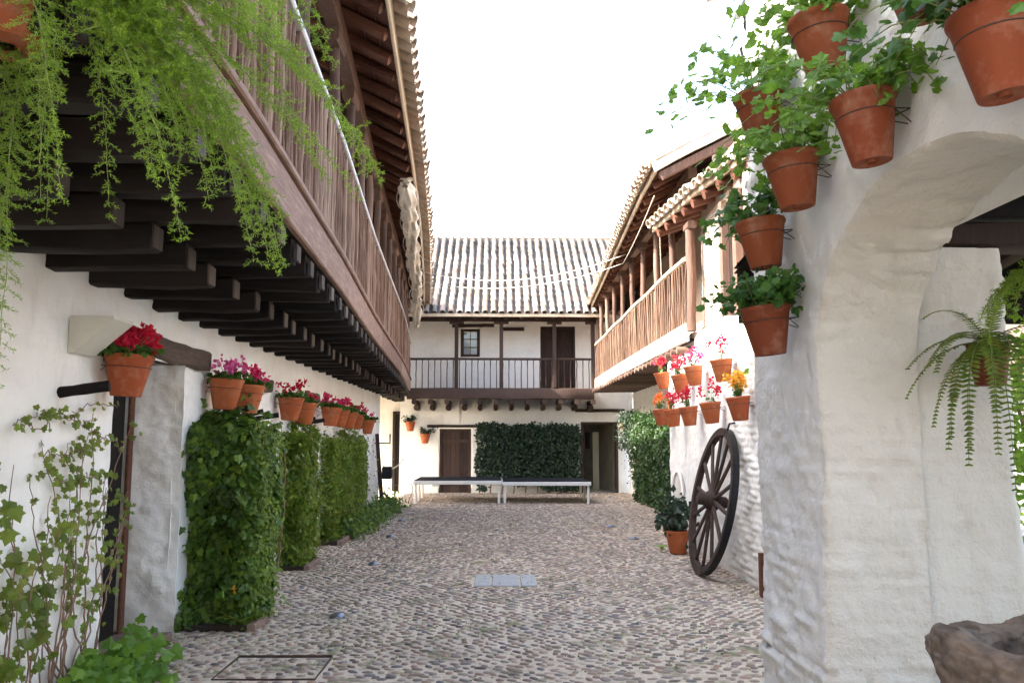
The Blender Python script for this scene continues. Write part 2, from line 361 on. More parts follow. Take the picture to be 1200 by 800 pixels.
sx = rng.uniform(.024, .048, n); sy = rng.uniform(.016, .029, n); ro = .35 * np.sin(px * 1.3 + py * .7) + rng.normal(0, .3, n) + .9 * (fbm(np.stack([px, py, px * 0], 1), .5, 2))
big = rng.random(n) < .09; sx[big] *= 1.35; sy[big] *= 1.35
keep = (px > XL(py) + .02) & (px < np.where(py < 13.4, 2.72, 3.6)) & ~((px > 1.40) & (py < 4.5)) & ~((px > -.28) & (px < .42) & (py > 8.9) & (py < 9.68)) & (rng.random(n) < .97)
keep &= ~((np.abs(px + 1.5) < .36) & (np.abs(np.abs(py - 5.84) - .29) < .03)) & ~((np.abs(py - 5.84) < .3) & (np.abs(np.abs(px + 1.5) - .335) < .03))
px, py, sx, sy, ro = (a[keep] for a in (px, py, sx, sy, ro)); n = len(px)
domes = [dome(i) for i in range(6)]; hz = rng.uniform(.011, .020, n); pz = gz(px, py)
# the 300 that show largest: nearest to the camera and inside the frame
dist = np.hypot(px, py); vis = (np.abs(px / np.maximum(py, .1)) < .62) & (py > 5.25) & (px > -2.3)
order = np.argsort(np.where(vis, dist, 99))[:296]; near = np.zeros(n, bool); near[order] = True
dm = []
for i in range(6):
    mb = MB(); mb.add(*domes[i]); me = mb.mesh('pebble', smooth=True); me.materials.append(M['pebble']); dm.append(me)
for i in np.where(near)[0]:
    place(dm[i % 6], 'pebble', paving, (px[i], py[i], pz[i]), (0, 0, ro[i]), (sx[i], sy[i], hz[i]))
mb = MB(); rest = np.where(~near)[0]
for k in range(6):
    ii = rest[rest % 6 == k]; tv, tf = domes[k]; c, s_ = np.cos(ro[ii])[:, None], np.sin(ro[ii])[:, None]
    a = tv[None, :, 0] * sx[ii][:, None]; b_ = tv[None, :, 1] * sy[ii][:, None]
    V = np.stack([px[ii][:, None] + a * c - b_ * s_, py[ii][:, None] + a * s_ + b_ * c, pz[ii][:, None] + tv[None, :, 2] * hz[ii][:, None]], -1)
    mb.add(V.reshape(-1, 3), (tf[None] + (np.arange(len(ii)) * len(tv))[:, None, None]).reshape(-1, 3))
mb.build('pebbles', 'pebble_isl', paving, True, kind='stuff')
# moss tufts between the stones
mb = MB(); k = 14000; P = np.stack([rng.uniform(-2.5, 2.6, k), rng.uniform(4, 18, k), np.zeros(k)], 1)
P = P[fbm(P, 1.3, 3) > .12]; P[:, 2] = gz(P[:, 0], P[:, 1]) + .004
leaves(mb, P, (0, 0, 1), .022, T_SIMPLE, rng, .8, -.4); mb.build('moss', 'vine', paving, kind='stuff')

# ------------------------------------------------------------------ tiles
def tile_mesh(name, mat, L=.42, r0=.084, r1=.060, seg=7, inv=False):
    mb = MB(); th = .013; a = np.linspace(0, math.pi, seg + 1); V = []
    for r, yy in ((r0, 0), (r1, L)):
        for rr in (r, r - th):
            for t in a: V.append((rr * math.cos(t), yy, rr * math.sin(t) * .85 * (-1 if inv else 1)))
    k = seg + 1; F = []
    for i in range(seg):
        F += [(i, i + 1, 2 * k + i + 1, 2 * k + i), (k + i, 3 * k + i, 3 * k + i + 1, k + i + 1), (i, k + i, k + i + 1, i + 1), (2 * k + i, 2 * k + i + 1, 3 * k + i + 1, 3 * k + i)]
    F += [(0, 2 * k, 3 * k, k), (seg, k + seg, 3 * k + seg, 2 * k + seg)]
    V = np.array(V); mb.add(V, np.array(F)); return mb, V, np.array(F)
def tile_me(mat, **k):
    mb, _, _ = tile_mesh('roof_tile', mat, **k); me = mb.mesh('roof_tile', smooth=True, angle=45); me.materials.append(M[mat]); return me
def tiled_roof(roof, cols, rows, me, matjoined, single_rows, seed=0, expo=.35, lift=.045, pitch=.22, chmat=None):
    """cols: list of (eave point, unit up-slope dir, unit along-eave dir); covers singly up to single_rows, the rest joined; channels joined"""
    r = random.Random(seed); _, TV, TF = tile_mesh('t', matjoined); _, CV, CF = tile_mesh('t', matjoined, r0=.074, r1=.088, inv=True)
    jo = MB(); ch = MB()
    for ci, (p, up, al) in enumerate(cols):
        p = Vector(p); up = Vector(up).normalized(); al = Vector(al).normalized(); nz = al.cross(up).normalized()
        if nz.z < 0: nz = -nz; 
        al = up.cross(nz).normalized()
        for k in range(rows):
            q = p + up * (expo * k + r.uniform(-.02, .02)) + al * r.uniform(-.010, .010) + nz * (lift + r.uniform(0, .008))
            A = up + nz * (.065 + r.uniform(-.01, .01)) + al * r.uniform(-.035, .035)
            Mx = frame(al, A, nz)
            if k < single_rows: place(me, 'roof_tile', roof, q, Mx.to_3x3().to_4x4(), (1 + r.uniform(-.06, .06),) * 3)
            else:
                m3 = np.array(Mx.to_3x3()); jo.add(TV @ m3.T + np.array(q), TF)
            q = p + up * (expo * k + .03) + al * pitch / 2 + nz * (.075 - .012 * 0 + r.uniform(-.004, .004))
            m3 = np.array(frame(al, up + nz * .03, nz).to_3x3()); ch.add(CV @ m3.T + np.array(q), CF)
    if rows > single_rows: jo.build('upper_tiles', chmat or matjoined, roof, True, 45, kind='stuff')
    ch.build('channel_tiles', chmat or matjoined, roof, True, 45, kind='stuff')
TILE = tile_me('tile'); TILEB = tile_me('tile_back')

def baluster_mesh(name, mat, L, r, seed, n=7, bulge=.15):
    q = np.random.default_rng(seed); zz = np.linspace(0, L, 7); P = np.stack([q.normal(0, .0035, 7), q.normal(0, .0035, 7), zz], 1); P[0, :2] = 0
    mb = MB(); mb.tube(P, r * (1 + q.uniform(-bulge, bulge, 7)), n); me = mb.mesh(name, smooth=True, angle=50); me.materials.append(M[mat]); return me
def wall_strip(path, z0, z1, res, fn, holes=(), ztop=None):
    """path: list of plan points; returns displaced grid and mask. holes: (d0,d1,z0,z1) measured along the path"""
    path = np.array(path, float); seg = np.linalg.norm(np.diff(path, axis=0), axis=1); cum = np.concatenate([[0], np.cumsum(seg)])
    ds = set(np.linspace(0, cum[-1], max(2, int(cum[-1] / res) + 1)))
    zs = set(np.linspace(z0, z1, max(2, int((z1 - z0) / res) + 1)))
    for h in holes: ds |= {h[0], h[1]}; zs |= {max(z0, h[2]), h[3]}
    ds = np.array(sorted(ds)); zs = np.array(sorted(zs))
    x = np.interp(ds, cum, path[:, 0]); y_ = np.interp(ds, cum, path[:, 1])
    P = np.stack([np.repeat(x[:, None], len(zs), 1), np.repeat(y_[:, None], len(zs), 1), np.repeat(zs[None], len(ds), 0)], -1)
    if ztop is not None:
        t = ztop(P[..., 1]); P[..., 2] = z0 + (P[..., 2] - z0) * (t - z0) / (z1 - z0)
    dm_, zm = (ds[:-1] + ds[1:]) / 2, (zs[:-1] + zs[1:]) / 2; mask = np.ones((len(ds) - 1, len(zs) - 1), bool)
    for h in holes: mask &= ~((dm_[:, None] > h[0]) & (dm_[:, None] < h[1]) & (zm[None] > h[2]) & (zm[None] < h[3]))
    return displaced(P, fn), mask
def rough_wall(parent, name, path, z0, z1, res, mat, fn, holes=(), ztop=None):
    P, mask = wall_strip(path, z0, z1, res, fn, holes, ztop); mb = MB(); mb.grid(P, mask); return mb.build(name, mat, parent, True)

# ------------------------------------------------------------------ left house
LH = thing('left_house', 'long whitewashed house on the left with a curved timber gallery over dark joists', 'house', (-2.6, 10, 0))
dL = lambda y: 18.4 - y                                                    # path runs far -> near so that the normal faces the yard
path = [(XL(yy), yy) for yy in np.linspace(18.4, -1.5, 60)]
def pl(y):                                                                 # distance along path at given y
    return (18.4 - y) * math.sqrt(1 + .009 ** 2)
fnL = lambda P: brickdisp(P, .004, .07, .022, 1)
rough_wall(LH, 'wall', path[::-1], -.05, 6.1, .035, 'plaster', fnL, [(5.56 + 1.5, 6.66 + 1.5, -1, 2.12)])
# door reveal: rough stone jamb, threshold, frame, dark door
def stonefn(P): return .032 * fbm(P, 5, 4) + .016 * np.abs(fbm(P + 9, 3, 3)) + .012 * fbm(P, 18, 3)
rough_wall(LH, 'jamb', [(-2.50, 6.66), (-3.0, 6.66)][::-1], 0, 2.12, .018, 'plaster', stonefn)
rough_wall(LH, 'jamb', [(-2.58, 5.56), (-3.12, 5.56)], 0, 2.12, .05, 'plaster', stonefn)
rough_wall(LH, 'wall_return', [(-2.6, 18.4), (-6, 18.4)], 0, 3, .1, 'plaster', fnL)
mb = MB(); mb.box((-2.78, 6.11, .02), (.56, 1.06, .08), .01); mb.build('threshold', 'threshold', LH)
dr = MB(); dr.beam((-2.89, 6.61, .06), (-2.89, 6.61, 2.12), .03, .07, (0, 1, 0)); dr.beam((-2.94, 5.62, .06), (-2.94, 5.62, 2.12), .07, .09, (0, 1, 0)); dr.build('door_frame', 'red', LH)
do = MB(); [do.box((-2.93, 5.66 + k * .196, 1.08), (.04, .194, 2.15), .003) for k in range(5)]; do.build('door', 'dark', LH)
def lintel(parent, p0, p1, w, h, mat='dark', seed=0, jit=.005):
    mb = MB(); mb.beam(p0, p1, w, h, ch=.02, segs=9, jit=jit, seed=seed); return mb.build('lintel', mat, parent, True, 40)
M['lintel'] = m_wood('weathered_lintel', (.045, .032, .026), (.10, .072, .058), (.17, .13, .11), stretch=(12, 1.2, 12))
lintel(LH, (-2.60, 5.55, 2.24), (-2.60, 7.30, 2.20), .16, .17, 'lintel', 1)
for k, (y0, y1, z) in enumerate(((8.75, 9.35, 2.12), (11.25, 11.95, 2.10), (15.1, 15.6, 2.07))):
    lintel(LH, (XL(y0) + .02, y0, z), (XL(y1) + .02, y1, z - .01), .12, .13, 'lintel', k + 3)
# joists: long ones carry the gallery, short corbels beneath
rj = random.Random(5)
for i, yy in enumerate(np.arange(.2, 22.4, .5)):
    xw = float(XL(yy)) - .05; xb = float(XB(yy))
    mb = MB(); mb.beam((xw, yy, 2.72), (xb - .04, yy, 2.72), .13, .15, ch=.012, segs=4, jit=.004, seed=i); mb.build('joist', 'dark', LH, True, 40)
    if yy > 2:
        e = xw + .60 * (xb - xw) + rj.uniform(-.02, .02)
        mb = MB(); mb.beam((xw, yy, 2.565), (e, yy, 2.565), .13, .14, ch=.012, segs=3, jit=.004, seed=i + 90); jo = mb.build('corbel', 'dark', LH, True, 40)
        mb = MB(); mb.box((e + .006, yy, 2.565), (.012, .115, .12), .005); mb.build('cut_end', 'darkend', jo)
        mb = MB(); mb.box((xb - .018, yy + .02, 2.715), (.022, .10, .11), .005); mb.build('joist_end', 'darkend', LH)
mb = MB()
for k in range(9):
    t0, t1 = k / 9, (k + 1) / 9 - .006; ys = np.linspace(-1, 22.5, 50); P = []
    for t in (t0, t1): P.append(np.stack([XL(ys) + t * (XB(ys) + .02 - XL(ys)), ys, np.full(50, 2.805 + .004 * (k % 2))], 1))
    P = np.stack(P, 1); mb.grid(P, flip=True); P2 = P.copy(); P2[..., 2] += .03; mb.grid(P2)
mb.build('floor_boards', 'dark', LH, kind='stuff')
def sweep(parent, name, mat, ys, xf, z0, z1, w, z_jit=0, seed=0, smooth=True):
    q = np.random.default_rng(seed); mb = MB(); c = min(.01, w / 4); V = []
    prof = [(-w / 2, z0 + c), (-w / 2 + c, z0), (w / 2 - c, z0), (w / 2, z0 + c), (w / 2, z1 - c), (w / 2 - c, z1), (-w / 2 + c, z1), (-w / 2, z1 - c), (-w / 2, z0 + c)]
    P = np.zeros((len(ys), 9, 3)); jj = q.normal(0, z_jit, len(ys))
    for i, yy in enumerate(ys):
        for j, (a, z) in enumerate(prof): P[i, j] = (float(xf(yy)) + a, yy, z + jj[i])
    mb.grid(P); mb.add(P[0, :8], [list(range(7, -1, -1))]); mb.add(P[-1, :8], [list(range(8))]); return mb.build(name, mat, parent, smooth, 40)
splits = [-1, 3.4, 7.6, 11.8, 16.4, 22.4]
for a, b_ in zip(splits[:-1], splits[1:]):
    sweep(LH, 'fascia', 'fascia', np.linspace(a, b_ - .006, 14), XB, 2.80, 3.07, .05, .001, int(a * 7) % 50)
sweep(LH, 'sill_rail', 'fascia', np.linspace(-1, 22.4, 40), XB, 3.075, 3.125, .10, .001, 4)
LR = thing_part = MB()
LR = sweep(LH, 'railing', 'rail', np.linspace(-1, 22.4, 60), XB, 4.075, 4.125, .065, .001, 9)
bals = [baluster_mesh('baluster', 'baluster', .955, .0175, k) for k in range(6)]
for k, yy in enumerate(np.arange(.6, 22.3, .118)):
    place(bals[k % 6], 'baluster', LR, (float(XB(yy)) - .005, yy, 3.12), (rj.uniform(-.015, .015), rj.uniform(-.012, .012), rj.uniform(0, 6)))
posts = [1.9, 3.1, 4.3, 5.5, 6.95, 8.2, 9.35, 10.5, 11.65, 12.8, 14, 15.2, 16.4, 17.6, 18.8, 20, 21.2, 22.2]
for k, yy in enumerate(posts):
    x = float(XB(yy)) - .07; q = np.random.default_rng(k); zz = np.linspace(3.1, 4.93, 9)
    mb = MB(); mb.tube(np.stack([x + q.normal(0, .006, 9), yy + q.normal(0, .006, 9), zz], 1), .048 + q.normal(0, .0035, 9), 10); po = mb.build('post', 'post', LH, True, 50)
    mb = MB(); mb.beam((x, yy - .17, 5.0), (x, yy + .17, 5.0), .12, .13, ch=.02); mb.build('capital', 'post', po)
def XP(y): return XB(y) - .07
sweep(LH, 'plate_beam', 'post', np.linspace(-1, 22.4, 60), XP, 5.06, 5.24, .13, .006, 5)
# roof: slopes up away from the yard
SL = .50                                                                   # rise per metre
def zl(x, y): return 5.14 + (XE(y) - x) * SL
for i, yy in enumerate(np.arange(-.8, 22.6, .46)):
    xe = float(XE(yy)) - .06; x1 = -3.1
    mb = MB(); mb.beam((x1, yy, zl(x1, yy) - .06), (xe, yy, zl(xe, yy) - .06), .10, .11, ch=.03, segs=3, jit=.005, seed=i + 200)
    mb.build('rafter', 'red', LH, True, 40)
mb = MB()
for k in range(16):
    ys = np.linspace(-1.2, 23, 60); P = []
    for t in (k / 16, (k + 1) / 16 - .004):
        x = XE(ys) - .02 - t * (XE(ys) + 3.25); P.append(np.stack([x, ys, 5.14 + (XE(ys) - x) * SL + .003 * (k % 2)], 1))
    P = np.stack(P, 1); mb.grid(P); P2 = P.copy(); P2[..., 2] += .025; mb.grid(P2, flip=True)
mb.build('roof_boards', 'red', LH, kind='stuff')
sweep(LH, 'eave_board', 'lightwood', np.linspace(-1.2, 22.9, 70), lambda y: XE(y) - .01, 5.10, 5.20, .035, .003, 11)
RF = MB(); ys = np.linspace(-1.2, 23, 60); Pm = []
for t in (0, 1):
    x = XE(ys) + .02 - t * (XE(ys) + 3.3); Pm.append(np.stack([x, ys, 5.14 + (XE(ys) - x) * SL + .045], 1))
RF.grid(np.stack(Pm, 1), flip=True); RF = RF.build('roof', 'upper', LH)
upL = Vector((-1, 0, SL)).normalized(); cols = []
for yy in np.arange(-1, 22.9, .225): cols.append(((float(XE(yy)) + .15, yy, 5.155 - .09 * SL), upL, (0, 1, 0)))
tiled_roof(RF, cols, 7, TILE, 'tile_isl', 2, 1, pitch=.225)
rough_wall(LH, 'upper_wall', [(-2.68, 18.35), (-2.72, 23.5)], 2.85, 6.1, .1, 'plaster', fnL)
mb = MB(); mb.add([(-3.5, -1.5, 0), (-3.5, 18.3, 0), (-3.5, 18.3, 6.2), (-3.5, -1.5, 6.2)], [[0, 1, 2, 3]]); mb.build('light_blocker', 'plaster_inner', LH)  # unseen wall added to stop sun leaking through the doorway
# wall pegs under the pots
for k, (yy, z, L_, th) in enumerate(((4.86, 1.80, .27, .034), (7.85, 1.77, .22, .03), (8.45, 1.76, .2, .028), (9.0, 1.74, .22, .028), (10.9, 1.74, .22, .03), (11.6, 1.74, .2, .03), (13.9, 1.73, .2, .028), (14.9, 1.73, .2, .028), (16.2, 1.73, .2, .028), (17.5, 1.90, .16, .03))):
    x = float(XL(yy)); q = np.random.default_rng(k); P = np.stack([np.linspace(x - .05, x + L_, 6), yy + np.linspace(0, .05, 6) + q.normal(0, .004, 6), z + np.linspace(0, .05, 6)], 1)
    mb = MB(); mb.tube(P, [th * .9, th, th * .9, th * 1.0, th * .95, th], 9); mb.build('peg', 'dark', LH, True, 50)

# ------------------------------------------------------------------ back house
BH = thing('back_house', 'two storey house closing the far end with a brown balcony and tiled roof', 'house', (.5, 23.5, 0))
fnB = lambda P: brickdisp(P, .004, .075, .014, 3)
YB = 23.5
holes = [(-1.66 + 2.75, -.72 + 2.75, -1, 1.80), (2.36 + 2.75, 3.40 + 2.75, -1, 1.98), (-1.05 + 2.75, -.51 + 2.75, 3.82, 4.62), (1.22 + 2.75, 2.22 + 2.75, 2.9, 4.70)]
rough_wall(BH, 'wall', [(-2.75, YB), (4.2, YB)], -.05, 5.3, .05, 'plaster', fnB, holes)
mb = MB(); mb.box((-2.68, 24.5, 2.6), (.1, 1.98, 5.2)); mb.build('side_wall', 'plaster', BH)
def reveal(parent, x0, x1, z0, z1, y0, dp, mat='plaster'):
    mb = MB(); V = [(x0, y0, z0), (x0, y0 + dp, z0), (x0, y0 + dp, z1), (x0, y0, z1), (x1, y0, z0), (x1, y0 + dp, z0), (x1, y0 + dp, z1), (x1, y0, z1)]
    mb.add(V, [[0, 1, 2, 3], [7, 6, 5, 4], [3, 2, 6, 7], [0, 4, 5, 1]]); return mb.build('reveal', mat, parent)
def plank_door(parent, x0, x1, z0, z1, y, mat='backwood', n=6, rails=True, label=None):
    fr = MB(); fr.beam((x0 + .04, y, z0), (x0 + .04, y, z1), .08, .08, (0, 1, 0)); fr.beam((x1 - .04, y, z0), (x1 - .04, y, z1), .08, .08, (0, 1, 0)); fr.beam((x0 + .08, y - .003, z1 - .04), (x1 - .08, y - .003, z1 - .04), .08, .08)
    fr.box(((x0 + x1) / 2, y + .055, (z0 + z1) / 2), (x1 - x0 - .01, .03, z1 - z0 - .01)); d = fr.build('door', mat, parent, label=label); w = (x1 - x0 - .16) / n
    for k in range(n):
        mb = MB(); mb.box((x0 + .08 + w * (k + .5), y + .02, (z0 + z1 - .08) / 2), (w - .008, .03, z1 - .08 - z0 - .01), .006); mb.build('plank', mat, d)
    if rails:
        for z in (z0 + .25, z1 - .35): mb = MB(); mb.box(((x0 + x1) / 2, y - .006, z), (x1 - x0 - .17, .024, .09), .005); mb.build('rail', mat, d)
    return d
reveal(BH, -1.66, -.72, 0, 1.8, YB, .2); plank_door(BH, -1.64, -.74, 0, 1.79, YB + .08, 'backwood', 6)
M['backdoor'] = m_wood('faded_door', (.045, .03, .024), (.085, .058, .045), (.14, .10, .08))
reveal(BH, 1.22, 2.22, 2.9, 4.7, YB, .2); plank_door(BH, 1.22, 2.22, 2.9, 4.7, YB + .06, 'backwood', 8)
reveal(BH, 2.36, 3.40, 0, 1.98, YB, .35)
fr = MB(); fr.beam((2.39, YB + .03, 0), (2.39, YB + .03, 1.98), .07, .1, (0, 1, 0)); fr.beam((3.37, YB + .03, 0), (3.37, YB + .03, 1.98), .07, .1, (0, 1, 0)); fr.beam((2.43, YB + .03, 1.95), (3.33, YB + .03, 1.95), .1, .06)
fr.build('door_frame', 'backwood', BH)
dl = MB(); dl.beam((3.30, YB + .08, 1.0), (2.98, YB + .85, 1.0), .04, 1.9); dl.build('open_door', 'roomdim', BH)
dl = MB(); dl.beam((2.46, YB + .1, 1.0), (2.50, YB + .6, 1.0), .04, 1.9); dl.build('open_door', 'backwood', BH)
bw = MB(); bw.box((.8, 26.3, 3.6), (8, .1, 7.2)); bw.box((.8, 25.0, 5.32), (7.9, 2.6, .05)); bw.build('light_blocker', 'plaster_inner', BH)  # unseen closing wall added to keep light from leaking in behind
rm = MB(); rm.add([(2.0, YB + 2.2, 0), (4.2, YB + 2.2, 0), (4.2, YB + 2.2, 2.4), (2.0, YB + 2.2, 2.4), (2, YB + .3, 2.4), (4.2, YB + .3, 2.4), (2, YB + .3, 0), (4.2, YB + .3, 0)],
                  [[0, 1, 2, 3], [3, 2, 5, 4], [0, 3, 4, 6], [1, 7, 5, 2]]); rm.build('room', 'roomdim', BH)
nb = MB(); nb.box((2.68, YB + 2.15, 1.45), (.34, .03, .5)); nb.build('notice_board', 'backwood', BH)
nb = MB(); nb.box((3.0, YB + 1.2, .85), (.35, .03, 1.7)); nb.build('inner_panel', 'room', BH)
lintel(BH, (-1.98, YB, 1.86), (-.45, YB, 1.86), .12, .075, 'backwood', 20, .0015)
lintel(BH, (2.2, YB, 2.30), (3.6, YB, 2.30), .12, .09, 'backwood', 21, .0015)
mb = MB(); mb.box((.45, YB - .01, 4.62), (.62, .04, .10)); mb.build('wall_slot', 'backwood', BH)
vn = MB(); vn.box((-1.72, YB - .01, .24), (.2, .02, .11)); vn.build('vent', 'slab', BH)
# window
reveal(BH, -1.05, -.51, 3.82, 4.62, YB, .2)
wf = MB()
for a, b_ in (((-1.02, 3.82), (-1.02, 4.62)), ((-.54, 3.82), (-.54, 4.62))): wf.beam((a[0], YB + .02, a[1]), (b_[0], YB + .02, b_[1]), .07, .07, (0, 1, 0))
wf.beam((-.985, YB + .02, 3.86), (-.575, YB + .02, 3.86), .07, .07); wf.beam((-.985, YB + .02, 4.58), (-.575, YB + .02, 4.58), .07, .07)
wf = wf.build('window', 'backwood', BH)
for i in range(2):
    for j in range(3): mb = MB(); mb.box((-.885 + i * .21, YB + .09, 4.0 + j * .22), (.18, .008, .195), .002); mb.build('pane', 'glass', wf)
for i in range(3): mb = MB(); mb.beam((-.98 + i * .2, YB + .06, 3.88), (-.98 + i * .2, YB + .06, 4.56), .022, .022, (0, 1, 0)); mb.build('bar', 'iron', wf)
for z in (4.1, 4.33): mb = MB(); mb.beam((-.99, YB + .045, z), (-.57, YB + .045, z), .022, .022); mb.build('bar', 'iron', wf)
lintel(BH, (-1.3, YB - .01, 4.72), (-.1, YB - .01, 4.72), .1, .09, 'backwood', 23)
# balcony
YBF = 22.45
mb = MB(); mb.beam((-2.45, YBF, 2.72), (2.62, YBF, 2.72), .12, .30, segs=10, jit=.004, ch=.015); mb.build('fascia', 'backwood', BH, True, 40)
mb = MB()
for k in range(9): mb.box((.1, 22.55 + k * .108, 2.80), (5.3, .10, .035))
mb.build('floor_boards', 'backwood', BH, kind='stuff')
for k in range(12):
    x = -2.25 + k * .44
    mb = MB(); mb.beam((x, YB + .02, 2.50), (x, YBF - .12, 2.50), .12, .13, ch=.02); co = mb.build('corbel', 'backwood', BH, True, 40)
    mb = MB(); mb.beam((x, YB + .02, 2.36), (x, YBF + .45, 2.36), .12, .14, ch=.03); mb.build('lower_corbel', 'backwood', co, True, 40)
rl = MB(); rl.beam((-2.45, YBF, 3.66), (2.62, YBF, 3.66), .07, .06, segs=8, jit=.002); rl = rl.build('railing', 'backwood', BH)
bb = [baluster_mesh('baluster', 'backwood', .78, .014, k + 30) for k in range(3)]
for k in range(30): place(bb[k % 3], 'baluster', rl, (-2.38 + k * .168, YBF, 2.86))
for x in (-1.12, .10, 1.55, 2.60): mb = MB(); mb.beam((x, YBF - .02, 2.88), (x, YBF - .02, 4.62), .10, .10, (0, 1, 0), ch=.01); po = mb.build('post', 'backwood', BH); mb = MB(); mb.beam((x - .2, YBF - .02, 4.66), (x + .2, YBF - .02, 4.66), .11, .08); mb.build('capital', 'backwood', po)
mb = MB(); mb.beam((-2.5, YBF, 4.76), (3.0, YBF, 4.76), .12, .13); mb.build('plate_beam', 'backwood', BH)
SB = .72
for k in range(14):
    x = -2.3 + k * .42; mb = MB(); mb.beam((x, 22.12, 4.74), (x, 23.6, 4.74 + 1.48 * SB), .08, .09); mb.build('rafter', 'backwood', BH)
RB = MB(); RB.add([(-3.6, 22.08, 4.83), (4.4, 22.08, 4.83), (4.4, 26.4, 4.83 + 4.32 * SB), (-3.6, 26.4, 4.83 + 4.32 * SB)], [[0, 1, 2, 3]]); RB.add([(-3.6, 22.08, 4.80), (4.4, 22.08, 4.80), (4.4, 26.4, 4.80 + 4.32 * SB), (-3.6, 26.4, 4.80 + 4.32 * SB)], [[3, 2, 1, 0]])
RB = RB.build('roof', 'upper', BH)
mb = MB(); mb.beam((-3, 22.02, 4.80), (3.2, 22.02, 4.80), .03, .09, segs=6, jit=.003); mb.build('gutter_board', 'lightwood', BH)
upB = Vector((0, 1, SB)).normalized(); cols = []
for k in range(27): cols.append(((-2.62 + k * .228 + (0), 22.0, 4.80), upB, (1, 0, 0)))
tiled_roof(RB, cols, 15, TILEB, 'tile_isl', 11, 2, expo=.345, pitch=.228, lift=.07, chmat='tile_backj')
me = tile_me('tile', L=.46, r0=.12, r1=.105)
for k in range(17): place(me, 'ridge_tile', RB, (-3.2 + k * .42, 26.45, 4.83 + 4.32 * SB + .03), Matrix.Rotation(R(-90), 4, 'Z'))

# ------------------------------------------------------------------ alley between left house and back house
AW = thing('alley_wall', 'narrow grey white wall in the alley between the left house and the far house', 'wall', (-3.9, 24.6, 0))
rough_wall(AW, 'wall', [(-6.2, 24.4), (-2.74, 24.4)], 0, 3.4, .07, 'plaster_inner', fnB)
plank_door(AW, -3.05, -2.78, 0, 2.3, 24.3, 'dark', 2, False)
mb = MB(); mb.box((-4.4, 21.4, 2.93), (3.6, 6.2, .1)); mb.build('ceiling', 'dark', AW)

# ------------------------------------------------------------------ right house
RH = thing('right_house', 'whitewashed house on the right with a sunlit balcony and a tiled eave', 'house', (3.2, 15, 0))
fnR = lambda P: brickdisp(P, .010, .072, .022, 5)
def WTOP(y): return np.interp(y, [8.0, 8.7, 9.75, 9.95, 13.3], [2.15, 2.45, 2.97, 3.0, 3.0])
xw = lambda y: 2.72
rough_wall(RH, 'wheel_wall', [(4.4, 13.32), (2.80, 13.34), (2.77, 13.30), (2.74, 13.2), (2.72, 11), (2.69, 8.6), (2.68, 8.05), (2.72, 7.98), (5.4, 7.98)], -.05, 3.0, .022, 'plaster', fnR, [(1.6 + .18, 1.6 + .95, -1, .0)], ztop=WTOP)
# sloping shoulder and ledge on top of the wheel wall
mb = MB(); ys = np.linspace(8.0, 13.3, 40); P = np.stack([np.stack([np.full(40, x), ys, WTOP(ys) + dz + .01 * np.sin(ys * 9)], 1) for x, dz in ((2.70, -.02), (2.76, .012), (3.4, .02))], 1)
mb.grid(P, flip=True); mb.build('coping', 'plaster_inner', RH, True)
# arched niche near the far end of the wheel wall
nc = MB(); yc, rad = 12.45, .30
an = np.linspace(0, math.pi, 13); arc = [(yc + rad * math.cos(t), .72 + rad * 1.05 * math.sin(t)) for t in an]; arc = [(yc + rad, 0)] + arc + [(yc - rad, 0)]
P = np.array([[(2.675 + d, a, z) for a, z in arc] for d in (0, .05)]); nc.grid(P)
Fc = [(2.695, a, z) for a, z in arc]; nc.add(Fc, [list(range(len(Fc)))]); nc.build('niche', 'plaster_inner', RH)
arc_o = [(yc + (rad + .05) * math.cos(t), .72 + (rad + .05) * 1.05 * math.sin(t)) for t in an]; arc_o = [(yc + rad + .05, 0)] + arc_o + [(yc - rad - .05, 0)]
ns = MB(); ns.grid(np.array([[(2.672, a, z) for a, z in arc], [(2.69, a, z) for a, z in arc_o]])); ns.build('niche_rim', 'plaster', RH, True)
# recessed ground floor wall
rough_wall(RH, 'wall', [(3.62, 13.2), (3.70, 23.4)][::-1], -.05, 2.9, .06, 'plaster', lambda P: brickdisp(P, .007, .072, .022, 6))
# upper wall behind gallery
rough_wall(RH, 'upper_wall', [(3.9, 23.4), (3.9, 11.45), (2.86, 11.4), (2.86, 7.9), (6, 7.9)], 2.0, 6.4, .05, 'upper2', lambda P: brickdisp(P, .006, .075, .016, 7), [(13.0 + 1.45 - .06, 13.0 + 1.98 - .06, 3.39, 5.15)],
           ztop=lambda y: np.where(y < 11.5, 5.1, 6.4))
mb = MB()
for yy in (9.42, 9.99): mb.beam((2.80, yy, 2.98), (2.80, yy, 4.45), .10, .12, (0, 1, 0))
mb.beam((2.80, 9.36, 4.28), (2.80, 10.05, 4.28), .10, .12); fr = mb.build('door_frame', 'post', RH)
mb = MB(); [mb.box((2.95, 9.48 + k * .11, 3.62), (.03, .105, 1.26)) for k in range(5)]; mb.build('upper_door', 'red', RH)
